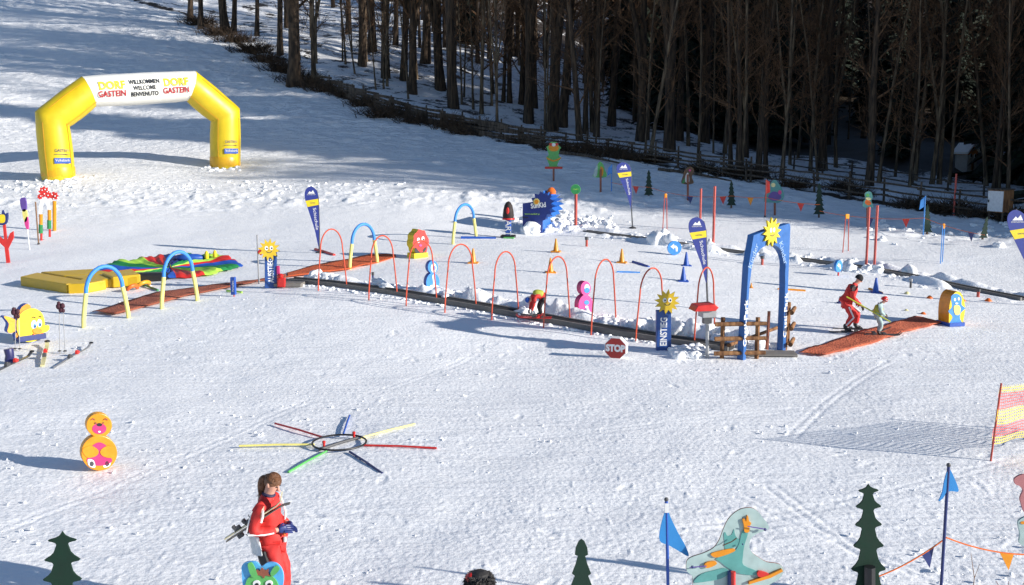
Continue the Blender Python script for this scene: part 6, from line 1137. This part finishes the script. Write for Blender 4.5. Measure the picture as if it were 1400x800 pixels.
# spruces
def spruce(seed, H):
    rnd = random.Random(seed); tr = MB(); tr.tube([(0, 0, -.3), (0, 0, H * .6), (0, 0, H)], [.24, .13, .02], 7); cw = MB()
    n = int(H * 3.0)
    for j in range(n):
        t = .08 + .92 * j / n; z = H * t; L = (1 - t) ** .8 * H * .20 + .2
        for a in range(9):
            an = a * 6.283 / 9 + rnd.uniform(-.4, .4); l = L * rnd.uniform(.6, 1.15); dr = -.25 * l - .1
            d = Vector((math.cos(an), math.sin(an), 0)); sd_ = Vector((-math.sin(an), math.cos(an), 0)); p0 = Vector((0, 0, z)); p1 = p0 + d * l * .55 + Vector((0, 0, dr * .35)); p2 = p0 + d * l + Vector((0, 0, dr))
            wd = l * .26
            for (q0, q1, w0, w1) in ((p0, p1, .05, wd), (p1, p2, wd, .03)):
                cw.add([q0 - sd_ * w0, q0 + sd_ * w0, q1 + sd_ * w1 + Vector((0, 0, -.12 * l)), q1 - sd_ * w1 + Vector((0, 0, -.12 * l)), (q0 + q1) / 2 + Vector((0, 0, .05 * l))], [(0, 1, 4), (1, 2, 4), (2, 3, 4), (3, 0, 4)])
            for _ in range(5):
                q = p0.lerp(p2, rnd.uniform(.25, 1)); e = q + sd_ * rnd.choice((-1, 1)) * rnd.uniform(.2, .5) * l * .6 + d * .2 * l + Vector((0, 0, -rnd.uniform(.1, .5) * .5))
                cw.add([q, e, e + Vector((0, 0, -.18)), q + Vector((0, 0, -.14)) + d * .1], [(0, 1, 2), (0, 2, 3)])
    t = thing('spruce_tree', 'x', 'tree'); tr.build('trunk', barkD, t, True); cw.build('crown', needleM, t); return t
sps = [spruce(1, 17), spruce(2, 22), spruce(3, 13)]
used_s = set()
def put_spruce(i, X, Y, s, label, group):
    t = sps[i] if i not in used_s else copytree(sps[i]); used_s.add(i)
    t.location = (X, Y, zg(X, Y)); t.scale = (s, s, s); t.rotation_euler = (0, 0, random.uniform(0, 6.28)); t['label'] = label; t['group'] = group
rnd = random.Random(77)
for k in range(64):
    d = rnd.uniform(84, 150); px = rnd.uniform(860, 1480) + (d < 100) * 60; X = (px - 700) / 1400 * d; Y = d * .99
    if 1190 < px < 1420 and d < 108: continue
    put_spruce(rnd.randint(0, 2), X, Y, rnd.uniform(.8, 1.4), 'dark spruce in the shaded wood behind the bare trees at right', 'dark spruces of the wood')
for k in range(85):
    X = rnd.uniform(34, 100); Y = 50 - (X - 25) * .26 + rnd.uniform(0, 62)
    if X < Y * .53: continue
    put_spruce(rnd.randint(0, 1), X, Y, rnd.uniform(1.2, 1.75), 'dark spruce of the wood past the right edge', 'spruces right of the view')
for row in range(5):
    for k in range(17):
        X = 30.5 + k * 3.1 + row * 1.4 + rnd.uniform(-.5, .5); Y = 45.3 - (X - 25) * .31 + row * 3.6 + rnd.uniform(-.6, .6)
        if X < Y * .56 + 1.5: continue
        if row == 0 or (row == 1 and k % 2): put_tree(rnd.choice('AL'), rnd.randint(0, 3), (X, Y, zg(X, Y)), rnd.uniform(.8, 1.15), rnd.uniform(0, 6.28), 'leafless tree of the wood just past the right edge', 'trees right of the view')
        else: put_spruce(rnd.randint(0, 2), X, Y, rnd.uniform(.75, 1.3), 'dark spruce of the wood past the right edge', 'spruces right of the view')
for px, py, i, s, lab in ((853, 150, 2, .75, 'small dark spruce between trunks above the middle beach flag'), (640, 60, 2, .7, 'small dark spruce high on the slope behind the frog board'), (1225, 215, 2, .55, 'young dark spruce left of the small chalet')):
    p, s_ = G(px, py); put_spruce(i, p.x, p.y, s, lab, 'small spruces between the trunks')
# brush along the fence
def bush(seed):
    rnd = random.Random(seed); b = MB()
    for k in range(130):
        a = rnd.uniform(0, 6.28); d = Vector((math.cos(a) * rnd.uniform(.2, 1.3), math.sin(a) * rnd.uniform(.2, 1.0), rnd.uniform(.35, 1))); p = Vector((rnd.gauss(0, .35), rnd.gauss(0, .25), -.05)); L = rnd.uniform(.3, .9)
        q = p + d.normalized() * L; b.tube([p, (p + q) / 2 + Vector((rnd.gauss(0, .06), rnd.gauss(0, .06), 0)), q], [.022, .015, .006], 3, caps=False)
        for _ in range(3):
            e = q + Vector((rnd.gauss(0, .2), rnd.gauss(0, .2), rnd.gauss(.05, .15))); b.tube([(p + q) / 2, e], [.01, .005], 3, caps=False)
    o = b.build('brush_pile', barkD); return tag(o, 'x', 'brush'); 
bs = [bush(1), bush(2)]; ub = set()
brush = [(275, 34, .8, 'at the uppermost left trunk'), (322, 58, .8, 'between the second and third upper trunks'), (366, 86, .9, 'halfway down the upper fence gap'), (408, 112, .9, 'at the foot of the thick upper trunk'), (424, 120, .9, 'at the foot of the pale upper trunk'), (445, 126, .8, 'at the upper end of the plank fence'), (500, 145, .8, 'behind the first planks'), (566, 168, .8, 'at the middle of the plank fence'), (632, 184, .7, 'below the plank fence'), (760, 206, .8, 'right of the frog board by the logs'), (795, 210, .9, 'above the fallen log'), (880, 220, .7, 'between the logs and the rail fence'), (960, 234, .8, 'behind the rail fence above the fir'), (1085, 256, .8, 'where the split rail fence starts'), (300, 48, .8, 'by the two uppermost trunks'), (345, 72, .9, 'against the upper fence end'), (388, 98, .9, 'left of the thick upper trunk'), (470, 132, .6, 'between the pale trunk and the plank fence'), (528, 160, 1.1, 'in front of the plank fence under dark trunks'), (608, 176, 1.0, 'halfway along the plank fence'), (655, 178, .9, 'against the plank fence left of the frog board'), (723, 196, .8, 'right above the frog board'), (828, 214, 1.1, 'just above the green triangle board'), (850, 218, .9, 'right behind the middle beach flag'), (906, 222, .7, 'between fence and penguin board'),
         (1004, 240, .9, 'under twin trunks left of the gate'), (1030, 244, 1.1, 'under twin trunks above the gate'), (1150, 260, .9, 'left of the bird board on poles'), (1175, 268, .7, 'behind the bird board'), (1240, 284, .9, 'behind the small blue flag at right'), (1300, 290, 1.1, 'left of the wooden box on legs'), (1335, 296, .9, 'under the wooden box on legs'), (1390, 302, 1.2, 'above the rightmost beach flag')]
for j, (px, py, s, where) in enumerate(brush):
    i = j % 2; o = bs[i] if i not in ub else bs[i].copy()
    if i in ub: COL.objects.link(o)
    ub.add(i); _p, _s = G(px, py); s *= max(1, 27 / _s); o.location = _p; o.scale = (s * 1.3, s, s); o.rotation_euler = (0, 0, random.uniform(-.5, .5)); tag(o, 'dark twiggy brush ' + where, 'brush', 'brush along the fence')
# ------------------------------------------------------------------ fences
def fence(name, label, pts_px, npost, ph, rails, rail_r, gap=.0, off=0, plank=False, seed=3):
    rnd = random.Random(seed); pts = [G(*q)[0] for q in pts_px]; t = thing(name, label, 'fence', pts[0]); o0 = pts[0]
    L = [0]
    for a, b in zip(pts, pts[1:]): L.append(L[-1] + (b - a).length)
    def at(s):
        for i in range(len(pts) - 1):
            if s <= L[i + 1] or i == len(pts) - 2: return pts[i].lerp(pts[i + 1], (s - L[i]) / (L[i + 1] - L[i])) - o0
    ps = [at(L[-1] * k / (npost - 1)) for k in range(npost)]
    for p in ps:
        p.z = zg(p.x + o0.x, p.y + o0.y) - o0.z
        b = MB(); h = ph * rnd.uniform(.95, 1.25); b.tube([(p.x, p.y, p.z - .3), (p.x + rnd.gauss(0, .05), p.y + rnd.gauss(0, .04), p.z + h)], [.07, .055], 6); b.build('fence_post', weatherM, t)
    for rz_ in rails:
        b = MB()
        for i in range(len(ps) - 1):
            a = ps[i] + Vector((-.2, -.07, rz_ + rnd.gauss(0, .05))); c_ = ps[i + 1] + Vector((.2, -.07, rz_ + rnd.gauss(0, .05)))
            if plank:
                d = (c_ - a).normalized(); n = Vector((-d.y, d.x, 0)).normalized() * .02; hh = Vector((0, 0, rnd.uniform(.07, .10)))
                b.add([a - n - hh, a + n - hh, a + n + hh, a - n + hh, c_ - n - hh, c_ + n - hh, c_ + n + hh, c_ - n + hh], [(0, 1, 2, 3), (7, 6, 5, 4), (0, 3, 7, 4), (1, 5, 6, 2), (0, 4, 5, 1), (3, 2, 6, 7)])
            else: b.tube([a, (a + c_) / 2 + Vector((0, 0, rnd.gauss(-.02, .02))), c_], [rail_r, rail_r * .9, rail_r * .8], 6)
        b.build('fence_rail', weatherM, t)
    return t
fence('plank_fence', 'long weathered plank fence running down the edge of the upper wood', [(436, 120), (520, 150), (600, 172), (680, 190), (740, 200)], 15, 1.15, (.12, .33, .54, .75, .96), .05, plank=True)
fence('rail_fence', 'low dark rail fence behind the cut-out boards, middle stretch', [(744, 201), (840, 215), (920, 228), (1020, 247)], 10, 1.1, (.25, .5, .75, 1.0), .06, seed=4)
fence('split_rail_fence', 'open split rail fence with snow between its rails at right', [(1026, 248), (1100, 260), (1200, 276), (1300, 292), (1420, 308)], 9, 1.25, (.35, .7, 1.05), .055, seed=5)
fence('back_rail_fence', 'second rail fence further back in front of the chalet', [(1085, 232), (1150, 242), (1240, 258), (1345, 272)], 7, 1.0, (.35, .8), .05, seed=6)
# fallen logs along the fence
for (a, b_, lab) in (((760, 210), (850, 226), 'fallen log lying in snow beyond the green triangle board'), ((900, 234), (1000, 250), 'fallen log lying below the rail fence'), ((1250, 282), (1330, 296), 'fallen branch lying below fence left of wooden box')):
    p, q = G(*a)[0], G(*b_)[0]; m = MB(); d = q - p
    m.tube([Vector((0, 0, .12)), d * .5 + Vector((0, 0, .2)), d + Vector((0, 0, .1))], [.11, .09, .05], 7)
    for k in range(6): s = d * (.2 + .12 * k); m.tube([s + Vector((0, 0, .15)), s + Vector((.2, -.3 + .1 * k, .5))], [.03, .012], 4)
    o = m.build('fallen_log', weatherM); o.location = p; tag(o, lab, 'log')
# ------------------------------------------------------------------ chalets
def chalet(name, label, px, py, w_, dp, h, roof, yaw, wallc, lowc, d=None):
    p, s = G(px, py); t = thing(name, label, 'building', p, R(yaw))
    b = MB(); b.box(0, 0, h * .3, w_, dp, h * .6 + .6); b.build('lower_wall', M('render ' + name, lowc, .8), t)
    b = MB(); b.prism([(-w_ / 2, h * .6 + .303), (w_ / 2, h * .6 + .303), (w_ / 2, h), (0, h + roof - .05), (-w_ / 2, h)], -dp / 2, dp / 2); b.build('gable_wall', M('timber ' + name, wallc, .8), t)
    e = .18; r_ = MB()
    for sgn in (-1, 1):
        a = [(0, h + roof), (sgn * (w_ / 2 + e), h - e * roof / (w_ / 2)), (sgn * (w_ / 2 + e), h - e * roof / (w_ / 2) + .16), (0, h + roof + .16)]
        r_.prism(a, -dp / 2 - e, dp / 2 + e)
    rf = r_.build('roof', clodM, t); b = MB(); b.box(w_ * .2, dp * .15, h + roof * .8, .2, .2, .6); b.build('chimney', K('grey'), rf)
    for x in (-w_ * .22, w_ * .22):
        wf = MB(); wf.box(x, -dp / 2 - .02, h * .78, w_ * .16, .06, h * .2); f_ = wf.build('window', K('white'), t); g = MB(); g.box(x, -dp / 2 - .055, h * .78, w_ * .12, .02, h * .15); g.build('pane', K('black', rough=.15), f_)
    dr = MB(); dr.box(0, -dp / 2 - .02, h * .22, w_ * .2, .06, h * .44); dr.build('door', K('wood'), t)
chalet('small_chalet', 'small chalet with snowy roof and lit orange gable between the trees', 1320, 232, .95, 1.2, 1.35, .5, 22, (.55, .22, .08), (.45, .43, .42))
chalet('long_barn', 'long dark barn under a snow covered roof at the far right', 1425, 240, 5, 3, 1.5, .55, 5, (.03, .02, .015), (.03, .025, .02))
# ------------------------------------------------------------------ box on legs
S = Spot(1366, 302, -25); t = thing('wooden_box', 'wooden box with white front standing on legs by the fence', 'hut', S.p, R(-60))
hz = (302 - 290) / S.s; hb = 30 / S.s; wb = 24 / S.s; db = 21 / S.s
b = MB(); b.box(0, 0, hz + hb / 2, wb, db, hb); b.build('body', logM, t)
b = MB(); b.box(0, -db / 2 - .02, hz + hb / 2, wb * .94, .04, hb * .92); f_ = b.build('door', K('white'), t); b = MB(); b.box(-wb * .4, -db / 2 - .06, hz + hb * .5, .05, .05, .12); b.build('handle', K('black'), f_)
b = MB(); b.box(0, 0, hz + hb + .04, wb * 1.12, db * 1.12, .06); b.build('roof', weatherM, t)
for x in (-.42, .42):
    for y in (-.4, .4): pole(t, x * wb, -.2, hz, .05, weatherM, 'leg', y * db)
ground()
